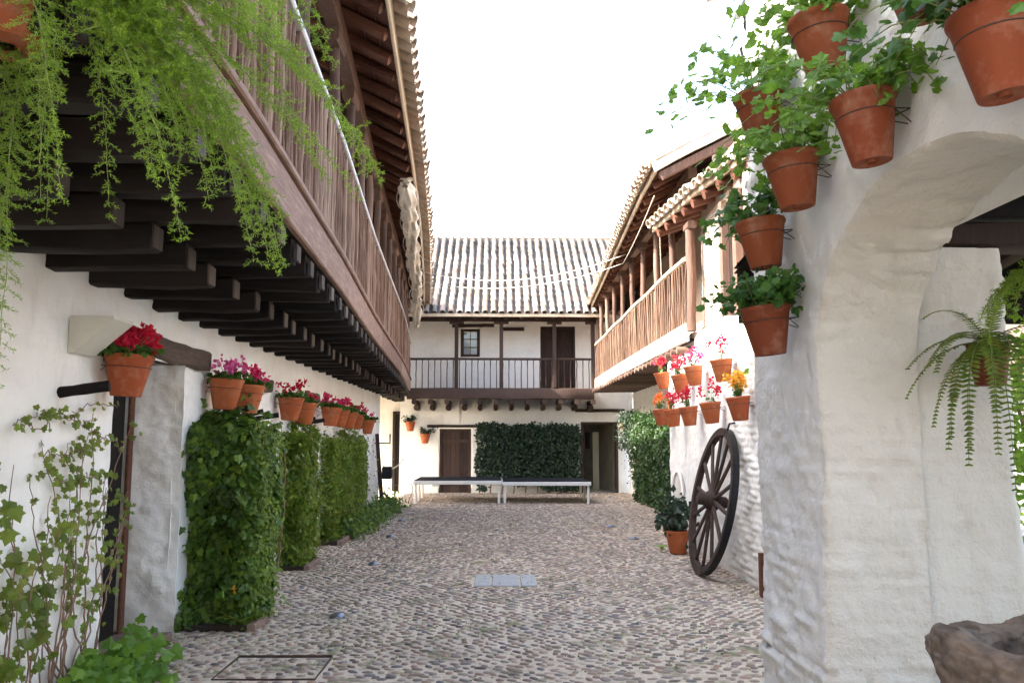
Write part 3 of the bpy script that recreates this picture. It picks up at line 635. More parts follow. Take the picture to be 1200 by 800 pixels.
# gallery
_ry = [11.3, 14, 18, 22.4]; _rx = [2.62, 2.61, 2.62, 2.66]
def XR(y): return np.interp(y, _ry, _rx)
for a, b_ in ((11.3, 15), (15, 18.8), (18.8, 22.4)): sweep(RH, 'fascia', 'fascia_white', np.linspace(a, b_ - .006, 8), XR, 2.86, 3.12, .05, .002, int(a))
mb = MB()
for k in range(9): mb.box((2.70 + k * .108, 16.9, 2.90), (.10, 11, .035))
mb.build('floor_boards', 'dark', RH, kind='stuff')
for k, yy in enumerate(np.arange(11.6, 22.4, .40)):
    mb = MB(); mb.tube([(3.9, yy, 2.79), (3.2, yy + .01, 2.785), (2.53, yy, 2.77)], [.05, .052, .05], 8); mb.build('joist', 'post', RH, True, 50)
mb = MB(); mb.tube([(float(XR(t)), t, 4.03 + .012 * math.sin(t * 2.1)) for t in np.linspace(11.3, 22.4, 24)], .035, 8); RR = mb.build('railing', 'lightwood', RH, True, 50)
M['balr'] = m_wood('sunlit_baluster', (.045, .022, .015), (.11, .06, .038), (.24, .16, .11))
bals = [baluster_mesh('baluster', 'balr', .89, .0125, k + 60) for k in range(6)]
for k, yy in enumerate(np.arange(11.38, 22.3, .145)): place(bals[k % 6], 'baluster', RR, (float(XR(yy)), yy, 3.11), (rj.uniform(-.02, .02), rj.uniform(-.02, .02), rj.uniform(0, 6)))
for k, yy in enumerate((11.25, 12.45, 13.65, 14.9, 16.2, 17.5, 18.8, 20.1, 21.4, 22.3)):
    x = float(XR(yy)) + .06; q = np.random.default_rng(k + 5); zz = np.linspace(3.0, 4.98 if k else 4.42, 8)
    mb = MB(); mb.tube(np.stack([x + q.normal(0, .006, 8), yy + q.normal(0, .006, 8), zz], 1), (.05 if k else .065) + q.normal(0, .0035, 8), 10); po = mb.build('post', 'post', RH, True, 50)
    mb = MB(); mb.beam((x, yy - .14, zz[-1] + .05), (x, yy + .14, zz[-1] + .05), .13, .11, ch=.02); mb.build('capital', 'post', po)
sweep(RH, 'plate_beam', 'post', np.linspace(11.0, 22.4, 30), lambda y: XR(y) + .06, 5.08, 5.24, .12, .006, 6)
# upper roof
_uy = [10.6, 12, 13.7, 18, 23.3]; _ux = [2.10, 2.12, 2.19, 2.38, 2.60]
def XU(y): return np.interp(y, _uy, _ux)
SR = .52
for i, yy in enumerate(np.arange(10.8, 23, .42)):
    xe = float(XU(yy)) + .06; mb = MB(); mb.beam((4.2, yy, 5.10 + (4.2 - xe) * SR - .06), (xe, yy, 5.10 - .045), .085, .10, ch=.03, segs=3, jit=.004, seed=i + 300); mb.build('rafter', 'red', RH, True, 40)
def roof_sheet(parent, XF, y0, y1, z0, x1, sr, name, mat, dz, sgn=1, n=50):
    ys = np.linspace(y0, y1, n); P = []
    for t in np.linspace(0, 1, 2):
        x = XF(ys) + t * (x1 - XF(ys)); P.append(np.stack([x, ys, z0 + (x - XF(ys)) * sr + dz], 1))
    mb = MB(); mb.grid(np.stack(P, 1), flip=(sgn < 0)); return mb.build(name, mat, parent)
mb = MB()
for k in range(14):
    ys = np.linspace(10.6, 23, 40); P = []
    for t in (k / 14, (k + 1) / 14 - .005):
        x = XU(ys) + .02 + t * (4.6 - XU(ys)); P.append(np.stack([x, ys, 5.10 + (x - XU(ys)) * SR + .003 * (k % 2)], 1))
    mb.grid(np.stack(P, 1))
mb.build('roof_boards', 'red', RH, kind='stuff')
sweep(RH, 'eave_board', 'lightwood', np.linspace(10.6, 23, 40), lambda y: XU(y) + .01, 5.06, 5.15, .035, .003, 12)
RU = roof_sheet(RH, XU, 10.6, 23.3, 5.10, 4.9, SR, 'roof', 'upper', .04)
upR = Vector((1, 0, SR)).normalized()
cols = [((float(XU(yy)) - .11, yy, 5.11 - .05 * SR), upR, (0, 1, 0)) for yy in np.arange(10.75, 23.2, .225)]
tiled_roof(RU, cols, 7, TILE, 'tile_isl', 4, 3, pitch=.225)
# verge of that roof, facing the camera: mortar band, a course of flat bricks, timber below
x0 = float(XU(10.6)) - .04
mb = MB(); mb.beam((x0, 10.56, 5.09), (x0 + 2.6, 10.56, 5.09 + 2.6 * SR), .10, .12, segs=10, jit=.006, ch=.02); mb.build('verge_mortar', 'plaster', RU, True, 40)
bk = MB(); bk.beam((0, 0, 0), (.27, 0, 0), .13, .05, ch=.008); bk = bk.mesh('verge_brick'); bk.materials.append(M['tile'])
for k in range(9):
    a = .29 * k; q = Vector((x0 + a * .887, 10.56, 5.19 + a * .887 * SR)); place(bk, 'verge_brick', RU, q, Euler((0, -math.atan(SR), 0)))
mb = MB(); mb.beam((x0 + .1, 10.60, 4.98), (x0 + 2.6, 10.60, 4.98 + 2.5 * SR), .09, .11); mb.build('barge_board', 'post', RH)
gb = MB(); gb.add([(2.86, 10.66, 4.6), (5.2, 10.66, 4.6), (5.2, 10.66, 6.6), (2.86, 10.66, 5.42)], [[0, 1, 2, 3]]); gb.build('gable', 'upper', RH)
# lower eave nearer the camera
_wy = [7.6, 9.06, 10.38, 12.39]; _wx = [3.02, 2.80, 2.56, 2.38]
def XW(y): return np.interp(y, _wy, _wx)
RWr = roof_sheet(RH, XW, 7.6, 12.4, 4.70, 4.9, .36, 'roof', 'upper', .05)
for i, yy in enumerate(np.arange(7.8, 12.4, .40)):
    xe = float(XW(yy)) + .02; mb = MB(); mb.tube([(4.2, yy, 4.62 + (4.2 - xe) * .36), (xe + .3, yy, 4.62 + .1), (xe, yy, 4.615)], [.07, .074, .07], 9); mb.build('rafter', 'red', RH, True, 50)
sweep(RH, 'eave_board', 'lightwood', np.linspace(7.6, 12.4, 20), lambda y: XW(y) + .01, 4.67, 4.75, .04, .003, 13)
cols = [((float(XW(yy)) - .10, yy, 4.72 - .03), Vector((1, .12, .36)).normalized(), (0, 1, 0)) for yy in np.arange(7.7, 12.4, .225)]
tiled_roof(RWr, cols, 4, TILE, 'tile_isl', 4, 4, pitch=.225)
mb = MB(); q = np.random.default_rng(1)
ys = np.linspace(7.6, 12.4, 160); mb.tube(np.stack([XW(ys) - .07, ys, 4.765 + .038 * np.sin(ys * 2 * math.pi / .225)], 1), .02, 6); mb.build('mortar_edge', 'plaster', RWr, True)
# chimney
CH = thing('chimney_stack', 'small white chimney above the right roof behind the geranium leaves', 'chimney', (3.75, 16.5, 6.2))
mb = MB(); mb.box((3.75, 16.5, 6.75), (.62, .6, 1.5), .02); mb.build('stack', 'plaster', CH)
mb = MB(); mb.box((3.75, 16.5, 7.54), (.74, .72, .08), .02); mb.build('cap', 'plaster_inner', CH)

# ------------------------------------------------------------------ arched garden wall at right
AR = thing('arched_wall', 'thick whitewashed brick wall with a round arch, hung with geranium pots', 'wall', (1.6, 4, 0))
YC, A_, ZS, RI = 2.75, .88, 1.90, .60
archfn = lambda Q: brickdisp(Q, .022, .068, .024, 8) + .012 * fbm(Q, 13, 3)
TH = .44; XF0 = 1.42; YE = 4.44; ZT = 4.02
ds = .02
jz = np.arange(-.05, ZS, ds)
an = np.linspace(0, math.pi, 150)[1:-1]
inner = np.concatenate([np.stack([np.full(len(jz), YC + A_), jz], 1), np.stack([YC + A_ * np.cos(an), ZS + RI * np.sin(an)], 1), np.stack([np.full(len(jz), YC - A_), jz[::-1]], 1)])
def outer_pt(i, p):
    if i < len(jz): return (YE + .05 - .0 * p[1], p[1])
    if i >= len(inner) - len(jz): return (-1.5, p[1])
    t = an[i - len(jz)]; d = np.array([math.cos(t) * 1.0, math.sin(t) * .9 + .02]); c = np.array([YC, ZS])
    k = 1e9
    if d[0] > 1e-6: k = min(k, (YE + .05 - c[0]) / d[0])
    if d[0] < -1e-6: k = min(k, (-1.5 - c[0]) / d[0])
    if d[1] > 1e-6: k = min(k, (ZT - c[1]) / d[1])
    return tuple(c + d * k)
outer = np.array([outer_pt(i, p) for i, p in enumerate(inner)])
tang = np.gradient(inner, axis=0); tang /= np.linalg.norm(tang, axis=1)[:, None]; nrm = np.stack([tang[:, 1], -tang[:, 0]], 1)  # into the solid
rc = .035; cols_ = []
for x in np.linspace(XF0 + TH, XF0 + rc, 22): cols_.append(np.column_stack([np.full(len(inner), x), inner]))
for t in np.linspace(0, math.pi / 2, 5)[1:]:
    off = rc * (1 - math.cos(t)); cols_.append(np.column_stack([np.full(len(inner), XF0 + rc - rc * math.sin(t)), inner + nrm * off]))
st = inner + nrm * rc
for t in np.linspace(0, 1, 62)[1:]: 
    p = st + (outer - st) * t; cols_.append(np.column_stack([np.full(len(inner), XF0), p]))
P = np.stack(cols_, 1)
# batter: the wall thickens a little towards the ground
face = P[..., 0] < XF0 + .2; P[..., 0] -= 0.02 * np.clip(1.2 - P[..., 2], 0, 1.2) * face
P = displaced(P, lambda Q: archfn(Q), flip=False)
# rounded far corner and end face continue from the far outer edge (rows that end at YE)
mb = MB(); mb.grid(P[:, 24:], flip=False); aw = mb.build('arch_face', 'plaster_arch', AR, True)
mb = MB(); mb.grid(P[:, :25], flip=False); mb.build('arch_soffit', 'plaster_shaded', AR, True)
zs = np.arange(-.05, ZT + .01, .025); prof = [(XF0 - .0, YE - .02)] + [(XF0 + .07 - .07 * math.cos(t), YE + .07 * math.sin(t)) for t in np.linspace(0, math.pi / 2, 6)] + [(XF0 + TH, YE + .07), (2.4, YE + .07)]
pp = np.array(prof); P = np.stack([np.stack([np.full(len(zs), a), np.full(len(zs), b_ - 0.045 + .03 * 0), zs], 1) for a, b_ in pp], 0)
# leaning end: further out towards the top
lean = np.clip((zs - .6) / 3.4, -.2, 1) * .16; P[:, :, 1] += lean[None]; P[:, :, 0] -= .02 * np.clip(1.2 - zs, 0, 1.2)[None] * (P[:, :, 0] < XF0 + .3)
P = displaced(P, lambda Q: archfn(Q), flip=True)
mb = MB(); mb.grid(P, flip=True); mb.build('arch_end', 'plaster_arch', AR, True)
zz = np.arange(2.6, ZT + .01, .025); yy_ = np.array([YE - .06, YE + .0, YE + .06, YE + .12])
mb = MB(); mb.add([(XF0 + TH, -1.5, 2.40), (XF0 + TH, YE + .1, 2.40), (XF0 + TH, YE + .1, ZT), (XF0 + TH, -1.5, ZT)], [[0, 1, 2, 3]])
mb.add([(XF0 - .02, -1.5, ZT), (XF0 + TH, -1.5, ZT), (XF0 + TH, YE + .2, ZT), (XF0 - .02, YE + .2, ZT)], [[0, 1, 2, 3]]); mb.build('wall_back', 'plaster_arch', AR)
# tiles laid across the wall top
cols = [((XF0 - .16, yy, ZT + .04), Vector((1, 0, .22)).normalized(), (0, 1, 0)) for yy in np.arange(-1.3, 4.75, .225)]
RA = MB(); RA.add([(XF0 - .02, -1.5, ZT + .01), (XF0 + 1.3, -1.5, ZT + .30), (XF0 + 1.3, YE + .25, ZT + .30), (XF0 - .02, YE + .25, ZT + .01)], [[0, 1, 2, 3]]); RA = RA.build('coping', 'plaster', AR)
tiled_roof(RA, cols, 3, TILE, 'tile_isl', 3, 5, pitch=.225)

# cross wall behind the arch with a dark porch roof over it
PW = thing('porch_wall', 'short grey white cross wall behind the arch under dark porch rafters', 'wall', (2.1, 3.9, 0))
_px = lambda z: 2.33 + .0 * z
zs = np.arange(-.05, 2.42, .02); prof = [(XF0 + TH - .06, 3.655), (1.93, 3.66), (1.98, 3.665)] + [(x, 3.67) for x in np.arange(2.03, 2.29, .025)] + [(2.30, 3.68), (2.325, 3.71), (2.33, 3.75), (2.33, 4.4)]
P = np.stack([np.stack([np.full(len(zs), a), np.full(len(zs), b_), zs], 1) for a, b_ in prof], 0)
P[3:, :, 0] += (.06 * np.clip(1.3 - zs, 0, 1.3))[None]
P = displaced(P, lambda Q: brickdisp(Q, .014, .068, .024, 9) + .01 * fbm(Q, 14, 3)); mb = MB(); mb.grid(P); mb.build('wall', 'plaster_shaded', PW, True)
mb = MB(); mb.beam((XF0 + TH + .01, 3.78, 2.47), (5.2, 3.78, 2.47), .22, .11, segs=8, jit=.004, ch=.012); mb.build('beam', 'backwood', PW, True, 40)
mb = MB(); mb.beam((XF0 + TH + .01, 3.95, 2.66), (5.2, 3.95, 2.66), .10, .10, segs=4, jit=.004, ch=.012); mb.build('beam', 'dark', PW, True, 40)
for k in range(7):
    x = 2.1 + k * .5; mb = MB(); mb.beam((x, 6.2, 2.75), (x, -1.2, 3.75), .10, .12, segs=4, jit=.004, ch=.02); mb.build('rafter', 'backwood' if k % 2 else 'dark', PW, True, 40)
mb = MB(); mb.add([(XF0 + TH, 6.4, 2.83), (6, 6.4, 2.83), (6, -1.5, 3.90), (XF0 + TH, -1.5, 3.90)], [[0, 1, 2, 3]]); mb.add([(XF0 + TH, 6.4, 2.87), (6, 6.4, 2.87), (6, -1.5, 3.94), (XF0 + TH, -1.5, 3.94)], [[3, 2, 1, 0]]); mb.build('ceiling', 'dark', PW)
mb = MB(); mb.add([(XF0 + TH, 6.3, 2.42), (6, 6.3, 2.42), (6, 6.3, 2.9), (XF0 + TH, 6.3, 2.9)], [[0, 1, 2, 3]]); mb.build('header', 'dark', PW)
# garden beyond
GW = thing('garden_wall', 'bright white garden wall seen past the pier at the right edge', 'wall', (5, 8.8, 0))
rough_wall(GW, 'wall', [(2.75, 8.6), (9, 8.6)], 0, 3.2, .08, 'plaster', fnB)
GP = thing('garden_planter', 'low ochre planter with a red brick rim beyond the pier', 'planter', (3.9, 6.1, 0))
mb = MB(); mb.box((4.3, 6.1, .38), (2.0, .9, .76), .02); mb.build('body', 'ochre', GP)
for k in range(9): mb = MB(); mb.box((3.42 + k * .22, 5.68, .785), (.21, .12, .05), .006); mb.build('brick', 'terra', GP)
mb = MB(); mb.box((4.3, 6.12, .765), (1.9, .78, .04)); mb.build('soil', 'soil', GP)

# ------------------------------------------------------------------ hedges and climbers
def foliage_box(th, x0, x1, y0, y1, z1, n, size, mat, seed, faces='xyz', tmpl=T_SIMPLE, z0=.02, core='stem', lob=.11):
    r = np.random.default_rng(seed); P = []; Nn = []
    A = {'x': (y1 - y0) * z1, 'y': (x1 - x0) * z1, 'Y': (x1 - x0) * z1, 'z': (x1 - x0) * (y1 - y0), 'X': (y1 - y0) * z1}; tot = sum(A[f] for f in faces)
    for f in faces:
        k = int(n * A[f] / tot); X_, Y_, Z_ = r.uniform(x0, x1, k), r.uniform(y0, y1, k), r.uniform(z0, z1, k); nn = np.zeros((k, 3)); dp = r.exponential(.05, k)
        if f == 'x': X_ = x1 - dp; nn[:, 0] = 1
        if f == 'X': X_ = x0 + dp; nn[:, 0] = -1
        if f == 'y': Y_ = y0 + dp; nn[:, 1] = -1
        if f == 'Y': Y_ = y1 - dp; nn[:, 1] = 1
        if f == 'z': Z_ = z1 - dp; nn[:, 2] = 1
        nn[:, 2] += .35; Q = np.stack([X_, Y_, Z_], 1); o = fbm(Q + seed, 2.6, 3) * lob * 2.6; Q += nn * (o + (r.random(k) < .07) * r.exponential(.07, k))[:, None]; P.append(Q); Nn.append(nn)
    P = np.concatenate(P); Nn = np.concatenate(Nn)
    gap = fbm(P + 31 + seed, 5, 2) > -.48; P = P[gap]; Nn = Nn[gap]; P[:, 2] = np.maximum(P[:, 2], .02)
    mb = MB(); leaves(mb, P, Nn, size, tmpl, r, .55, .8); mb.build('foliage', mat, th, label=None)
    mb = MB()
    for k in range(9):                                                    # a tangle of stems inside
        xx, yy = x0 + (x1 - x0) * r.uniform(.2, .55), r.uniform((y0 + y1) / 2, y1 - .08); zz = np.linspace(0, z1 * r.uniform(.7, .96), 7)
        mb.tube(np.stack([xx + np.cumsum(r.normal(0, .02, 7)), yy + np.cumsum(r.normal(0, .02, 7)), zz], 1), np.linspace(.012, .004, 7), 5)
    mb.build('stems', 'stem', th)
    k = int(n * .35); Q = np.stack([x0 + (x1 - x0) * r.uniform(.1, .7, k), r.uniform(y0 + .1, y1 - .1, k), r.uniform(.05, z1 - .1, k)], 1)
    mb = MB(); leaves(mb, Q, (0, 0, .3), size * 1.7, T_SIMPLE, r, 1, .5); mb.build('inner_foliage', mat, th)
def bed(th, x0, x1, y0, y1):
    mb = MB(); mb.box(((x0 + x1) / 2, (y0 + y1) / 2, .02), (x1 - x0, y1 - y0, .06)); mb.build('soil_bed', 'soil', th)
    for k in range(int((y1 - y0) / .3)): mb = MB(); mb.box((x1 + .03, y0 + .15 + k * .3, .02), (.07, .29, .08), .012); mb.build('edging_brick', 'threshold', th)
hs = [('nearest ivy hedge, tall dark green, against the left wall beside the doorway', -2.56, -2.03, 6.95, 7.62, 1.62, 9500, .062, T_IVY), ('middle ivy hedge against the left wall, bushy with pale new leaves, between two others', -2.62, -2.28, 10.0, 10.75, 1.60, 8500, .055, T_SIMPLE),
      ('farthest left hedge, airy and yellowish, before the wooden post', -2.64, -2.34, 12.35, 14.6, 1.55, 9000, .052, T_SIMPLE)]
for k, (lb, x0, x1, y0, y1, z1, n, s, T) in enumerate(hs):
    t = thing('ivy_hedge', lb, 'hedge', ((x0 + x1) / 2, y0, 0), group='hedges along the left wall'); foliage_box(t, x0, x1, y0, y1, z1, n, s, 'hedge' if k else 'ivy', 40 + k, 'xyYz', T); k == 1 or foliage_box(t, x0, x1 - (.47, 0, .20)[k], y1 - .1, (9.8, 0, 16.6)[k], z1 - .05, (4200, 0, 4500)[k], .052, 'hedge', 140 + k, 'xz', lob=.05); bed(t, x0 + .02, x1 + .02, y0 - .05, y1)
    if k == 0:   # lighter leaves on the outer side, standing in for sun on it
        r = np.random.default_rng(2); Q = np.stack([-2.0 + r.normal(0, .04, 1500), 7.0 + r.random(1500) * .6, r.random(1500) * 1.65 + .05], 1); mb = MB(); leaves(mb, Q, (1, -.3, .3), .05, T_SIMPLE, r, .5, .8); mb.build('sunny_side_foliage', 'hedge', t)
t = thing('climbing_hedge', 'tall creeper hedge on the right wall beyond the row of pots, partly sunlit', 'hedge', (3.5, 18.5, 0)); foliage_box(t, 3.36, 3.68, 14.2, 20.9, 2.05, 14000, .07, 'ivydim', 50, 'Xyz')
t = thing('wall_shrub', 'wide dark shrub clipped against the far wall behind the stage', 'shrub', (.9, 23.3, 0))
r = np.random.default_rng(8); k = 15000; Q = np.stack([r.uniform(-.62, 2.36, k), 23.42 - r.random(k) ** .5 * .42, r.uniform(.1, 1.98, k)], 1)
ed = np.minimum.reduce([Q[:, 0] + .62, 2.36 - Q[:, 0], 1.98 - Q[:, 2]]); Q = Q[(ed + .16 * fbm(Q, 3.2, 3)) > .06]; Q = Q[~((Q[:, 2] < .45) & (fbm(Q, 2, 2) > -.1))]
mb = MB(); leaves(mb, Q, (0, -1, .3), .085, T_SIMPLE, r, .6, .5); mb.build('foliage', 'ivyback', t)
mb = MB()
for x in np.linspace(-.2, 2.1, 8): mb.tube([(x, 23.35, 0), (x + .05, 23.3, .5), (x - .04, 23.32, 1.2), (x + .05, 23.36, 1.75)], [.02, .018, .012, .006], 5)
mb.build('stems', 'stem', t)
# hanging creeper in the far right corner
t = thing('hanging_creeper', 'dark creeper hanging in the far right corner beside the open door', 'creeper', (3.45, 22.2, 1.5))
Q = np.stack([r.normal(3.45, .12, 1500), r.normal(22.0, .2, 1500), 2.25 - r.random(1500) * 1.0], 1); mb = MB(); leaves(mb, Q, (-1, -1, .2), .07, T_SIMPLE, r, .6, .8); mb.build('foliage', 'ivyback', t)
# ground cover at the foot of the far hedge, and by the first hedge
t = thing('border_plant', 'low bushy border plant at the foot of the farthest left hedge', 'plant', (-2.2, 14.5, 0))
Q = np.stack([r.normal(-2.28, .13, 2600), r.uniform(12.9, 18.6, 2600), np.abs(r.normal(0, .16, 2600))], 1); mb = MB(); leaves(mb, Q, (1, -.4, .6), .085, T_SIMPLE, r, .5, -.1); mb.build('foliage', 'ivy', t)
t = thing('strap_leaf_plant', 'strap leaved plant with a tiny yellow flower at the foot of the nearest hedge', 'plant', (-2.08, 7.0, 0))
def straps(mb, c, n, L, w, r, lean=.9):
    for k in range(n):
        a = r.uniform(0, 6.28); s_ = np.linspace(0, 1, 6); l = L * r.uniform(.7, 1.1); d = np.array([math.cos(a), math.sin(a), 0]); side = np.array([-d[1], d[0], 0])
        Pm = np.array(c) + d * (l * lean * s_ ** 1.4)[:, None] + np.array([0, 0, 1]) * (l * (s_ * .9 - s_ ** 2.2 * .55))[:, None]; ww = w * np.sin(np.clip(s_ * .93 + .12, 0, 1) * math.pi)
        G = np.stack([Pm - side * ww[:, None], Pm + [0, 0, -.004], Pm + side * ww[:, None]], 1); mb.grid(G)
mb = MB(); straps(mb, (-2.08, 6.95, .02), 11, .34, .026, r); mb.build('leaves', 'vine', t, True)
mb = MB(); leaves(mb, np.array([(-2.12, 6.9, .33)] * 6), (0, -1, .5), .035, T_PETAL, r, .6, 0); mb.build('flower', 'yellow', t)

# sparse vine on the near left wall
t = thing('wall_vine', 'sparse climbing vine with bare reddish stems on the near left wall', 'vine', (-2.5, 5.2, 0))
st = MB(); lv = MB(); r = np.random.default_rng(12)
for k in range(17):
    yb = r.uniform(4.75, 5.3); ye = np.clip(yb + r.normal(0, .45), 4.1, 5.68); h = r.uniform(1.0, 1.75); s_ = np.linspace(0, 1, 26)
    Pm = np.stack([np.array(XL(5)) + .045 + .03 * r.random() + np.cumsum(r.normal(0, .004, 26)), yb + (ye - yb) * s_ ** 1.3 + np.cumsum(r.normal(0, .016, 26)), h * s_], 1); st.tube(Pm, np.linspace(.0065, .0022, 26), 5)
    for j in range(9, 26):
        if r.random() < .62 * (j / 25) ** 1.6 + .04:
            for _ in range(r.integers(1, 5)): q = Pm[j] + r.normal(0, .05, 3) * [.5, 1, 1]; q[0] = max(q[0], -2.54); leaves(lv, [q], (1, -.7, .3), .042, T_IVY, r, .4, .8)
for k in range(14):                                                       # twigs rambling sideways at the top
    y0 = r.uniform(4.2, 5.3); s_ = np.linspace(0, 1, 14); Pm = np.stack([np.full(14, -2.5) + r.normal(0, .008, 14), y0 + s_ * r.uniform(.2, .6), r.uniform(1.3, 1.72) + np.cumsum(r.normal(0, .018, 14))], 1); st.tube(Pm, .0028, 5)
    for j in range(14):
        if r.random() < .6: leaves(lv, Pm[j:j + 1] + r.normal(0, .02, (1, 3)), (1, -.6, .3), .038, T_IVY, r, .4, .9)
st.build('stems', 'stem', t, True); lv.build('leaves', 'vine', t)
t = thing('leafy_vine', 'denser leafy vine at the left picture edge on the near wall', 'vine', (-2.45, 4.3, 0))
st = MB(); lv = MB()
for k in range(16):
    y0 = r.uniform(3.7, 4.65); s_ = np.linspace(0, 1, 16); Pm = np.stack([-2.46 + np.cumsum(r.normal(0, .01, 16)), y0 + np.cumsum(r.normal(0, .02, 16)), s_ * r.uniform(.6, 1.75)], 1); st.tube(Pm, np.linspace(.006, .002, 16), 5)
    for j in range(4, 16):
        if r.random() < .45 + .4 * (Pm[j, 2] > 1.1): 
            for _ in range(3): leaves(lv, Pm[j:j + 1] + r.normal(0, .045, (1, 3)), (1, -.7, .3), .065, T_IVY, r, .4, .9)
st.build('stems', 'stem', t, True); lv.build('leaves', 'vine', t)
t = thing('ground_ivy', 'bright green leafy bush on the ground at the bottom left corner', 'plant', (-2.3, 5.3, 0))
Q = np.stack([r.normal(-2.33, .10, 500), r.normal(5.25, .26, 500), np.abs(r.normal(.02, .12, 500))], 1); mb = MB(); leaves(mb, Q, (.5, -.8, .8), .09, T_IVY, r, .5, .3); mb.build('leaves', 'ger', t)
mb = MB(); [mb.tube([(-2.33, 5.25, 0), tuple(q)], .003, 4) for q in Q[:60]]; mb.build('stems', 'gstem', t)

# ------------------------------------------------------------------ pots
def pot_parts(t, h=.23, r0=.125, r1=.078, seed=0, side=1, bracket=True, clay='terra'):
    pr = [(r1 * .25, 0), (r1 * .28, .012), (r1 * .97, .002), (r1, .006), (r0 * .955, h * .86), (r0 * .975, h * .88), (r0 + .002, h * .905), (r0 + .004, h - .010), (r0, h), (r0 - .012, h), (r0 - .016, h - .03), (r0 - .018, h - .04)]
    mb = MB(); mb.lathe(pr, 26, (0, 0, 0)); pot = mb.build_local('pot', clay, t, True, 35)
    mb = MB(); an_ = np.arange(18) * math.pi / 9; mb.add([((r0 - .016) * math.cos(a), (r0 - .016) * math.sin(a), h - .032) for a in an_], [list(range(18))]); mb.build_local('soil', 'soil', t)
    if bracket:
        mb = MB(); an_ = np.linspace(0, 2 * math.pi, 25); rr = r0 - .012; mb.tube(np.stack([rr * np.cos(an_), rr * np.sin(an_), np.full(25, h * .70)], 1), .0028, 5, False)
        for s_ in (-.55, .55): mb.tube([(rr * .83, s_ * rr, h * .70), (r0 + .045, 0, h * .74)], .0026, 5); mb.tube([(rr * .83, s_ * rr, h * .70), (r0 + .05, 0, h * .48)], .0022, 5)
        mb.build_local('wire_ring', 'rust', t, True)
def _bl(self, name, mat, parent, smooth=False, angle=None, label=None):
    me = self.mesh(name, (0, 0, 0), smooth, angle); me.materials.append(M[mat]); o = bpy.data.objects.new(name, me); COL.objects.link(o); o.parent = parent
    if label: o['label'] = label
    return o
MB.build_local = _bl
_pb = MB.build_local
def plant(t, kind, seed, h=.23, r0=.125, spread=1, mat='ger', flower=None, nst=22):
    r = np.random.default_rng(seed); st = MB(); lv = MB(); fl = MB(); top = np.array([0, 0, h - .03])
    if kind in ('trail', 'bush'):
        for k in range(nst):
            a = r.uniform(0, 6.28); out = r.uniform(.10, .34) * spread * (1.25 if kind == 'trail' else .7); up = r.uniform(.08, .26) * (1 if kind == 'trail' else .8); s_ = np.linspace(0, 1, 8)
            d = np.array([math.cos(a), math.sin(a), 0]); b0 = top + d * r0 * .4 * r.random()
            if (d[0] > 0): out *= .6
            Pm = b0 + d * (out * s_)[:, None] + np.array([0, 0, 1]) * (up * np.sin(s_ * 2.0))[:, None] - np.array([0, 0, 1]) * ((.10 if kind == 'trail' else .03) * spread * s_ ** 3)[:, None] + np.cumsum(r.normal(0, .006, (8, 3)), 0); st.tube(Pm, np.linspace(.003, .0015, 8), 4)
            for j in range(2, 8):
                m_ = r.integers(1, 4) if kind == 'trail' else r.integers(3, 6)
                leaves(lv, Pm[j] + r.normal(0, .018 if kind == 'trail' else .028, (m_, 3)), (-.4 * 1, -.5, .8), .046 if kind == 'trail' else .040, T_ROUND if seed % 2 else T_IVY, r, .6, .2)
            if flower and kind == 'bush' and r.random() < .3: leaves(fl, Pm[-1] + [0, 0, .02] + r.normal(0, .012, (8, 3)), (0, -1, .5), .022, T_PETAL, r, 1, 0)
    elif kind in ('cyclamen', 'mixed'):
        Q = np.stack([r.normal(0, r0 * .55, 170), r.normal(0, r0 * .55, 170), h + r.uniform(-.02, .055, 170)], 1); leaves(lv, Q, (0, -.6, .9), .045, T_ROUND, r, .7, .2)
        for k in range(nst):
            a = r.uniform(0, 6.28); o = r0 * 1.0 * math.sqrt(r.random()); tip = np.array([o * math.cos(a), o * math.sin(a), h + r.uniform(.06, .17) * spread])
            st.tube([top + (tip - top) * [.4, .4, 0], (top + tip) / 2 + [0, 0, .01], tip], .002, 4); f1 = MB(); leaves(f1, tip + r.normal(0, .015, (12, 3)), (0, -1, .3), .040, T_PETAL, r, 1, -.3); f1.build_local('flower', flower, t)
    elif kind == 'spike':
        for k in range(nst):
            a = r.uniform(0, 6.28); o = r0 * .9 * r.random(); H_ = r.uniform(.14, .27) * spread; tip = np.array([o * 1.3 * math.cos(a), o * 1.3 * math.sin(a), h + H_])
            st.tube([top + [o * .4 * math.cos(a), o * .4 * math.sin(a), 0], (top + tip) / 2 + r.normal(0, .01, 3), tip], .0028, 4)
            m_ = 26; tt = r.uniform(.0, 1, m_)[:, None]; f1 = MB(); leaves(f1, tip + np.array([0, 0, -.09]) * tt + r.normal(0, .017, (m_, 3)), (0, -1, .2), .034, T_PETAL, r, 1, -.2); f1.build_local('flower', flower, t)
            leaves(lv, top + (tip - top) * r.uniform(.1, .5, (4, 1)) + r.normal(0, .012, (4, 3)), (0, -1, .6), .05, T_SIMPLE, r, .6, -.6)
    st.L and st.build_local('stems', 'gstem', t, True); lv.L and lv.build_local('leaves', mat, t); fl.L and fl.build_local('flowers', flower, t)
def potted(loc, rz, kind, lb, seed, group, tilt=.08, h=.23, r0=.125, clay='terra', **k):
    t = thing('potted_plant', lb, 'flower pot', loc, rz, group); t.rotation_euler = (0, tilt, rz)
    pot_parts(t, h, r0, r0 * .62, seed, clay=clay); plant(t, kind, seed, h, r0, **k); return t
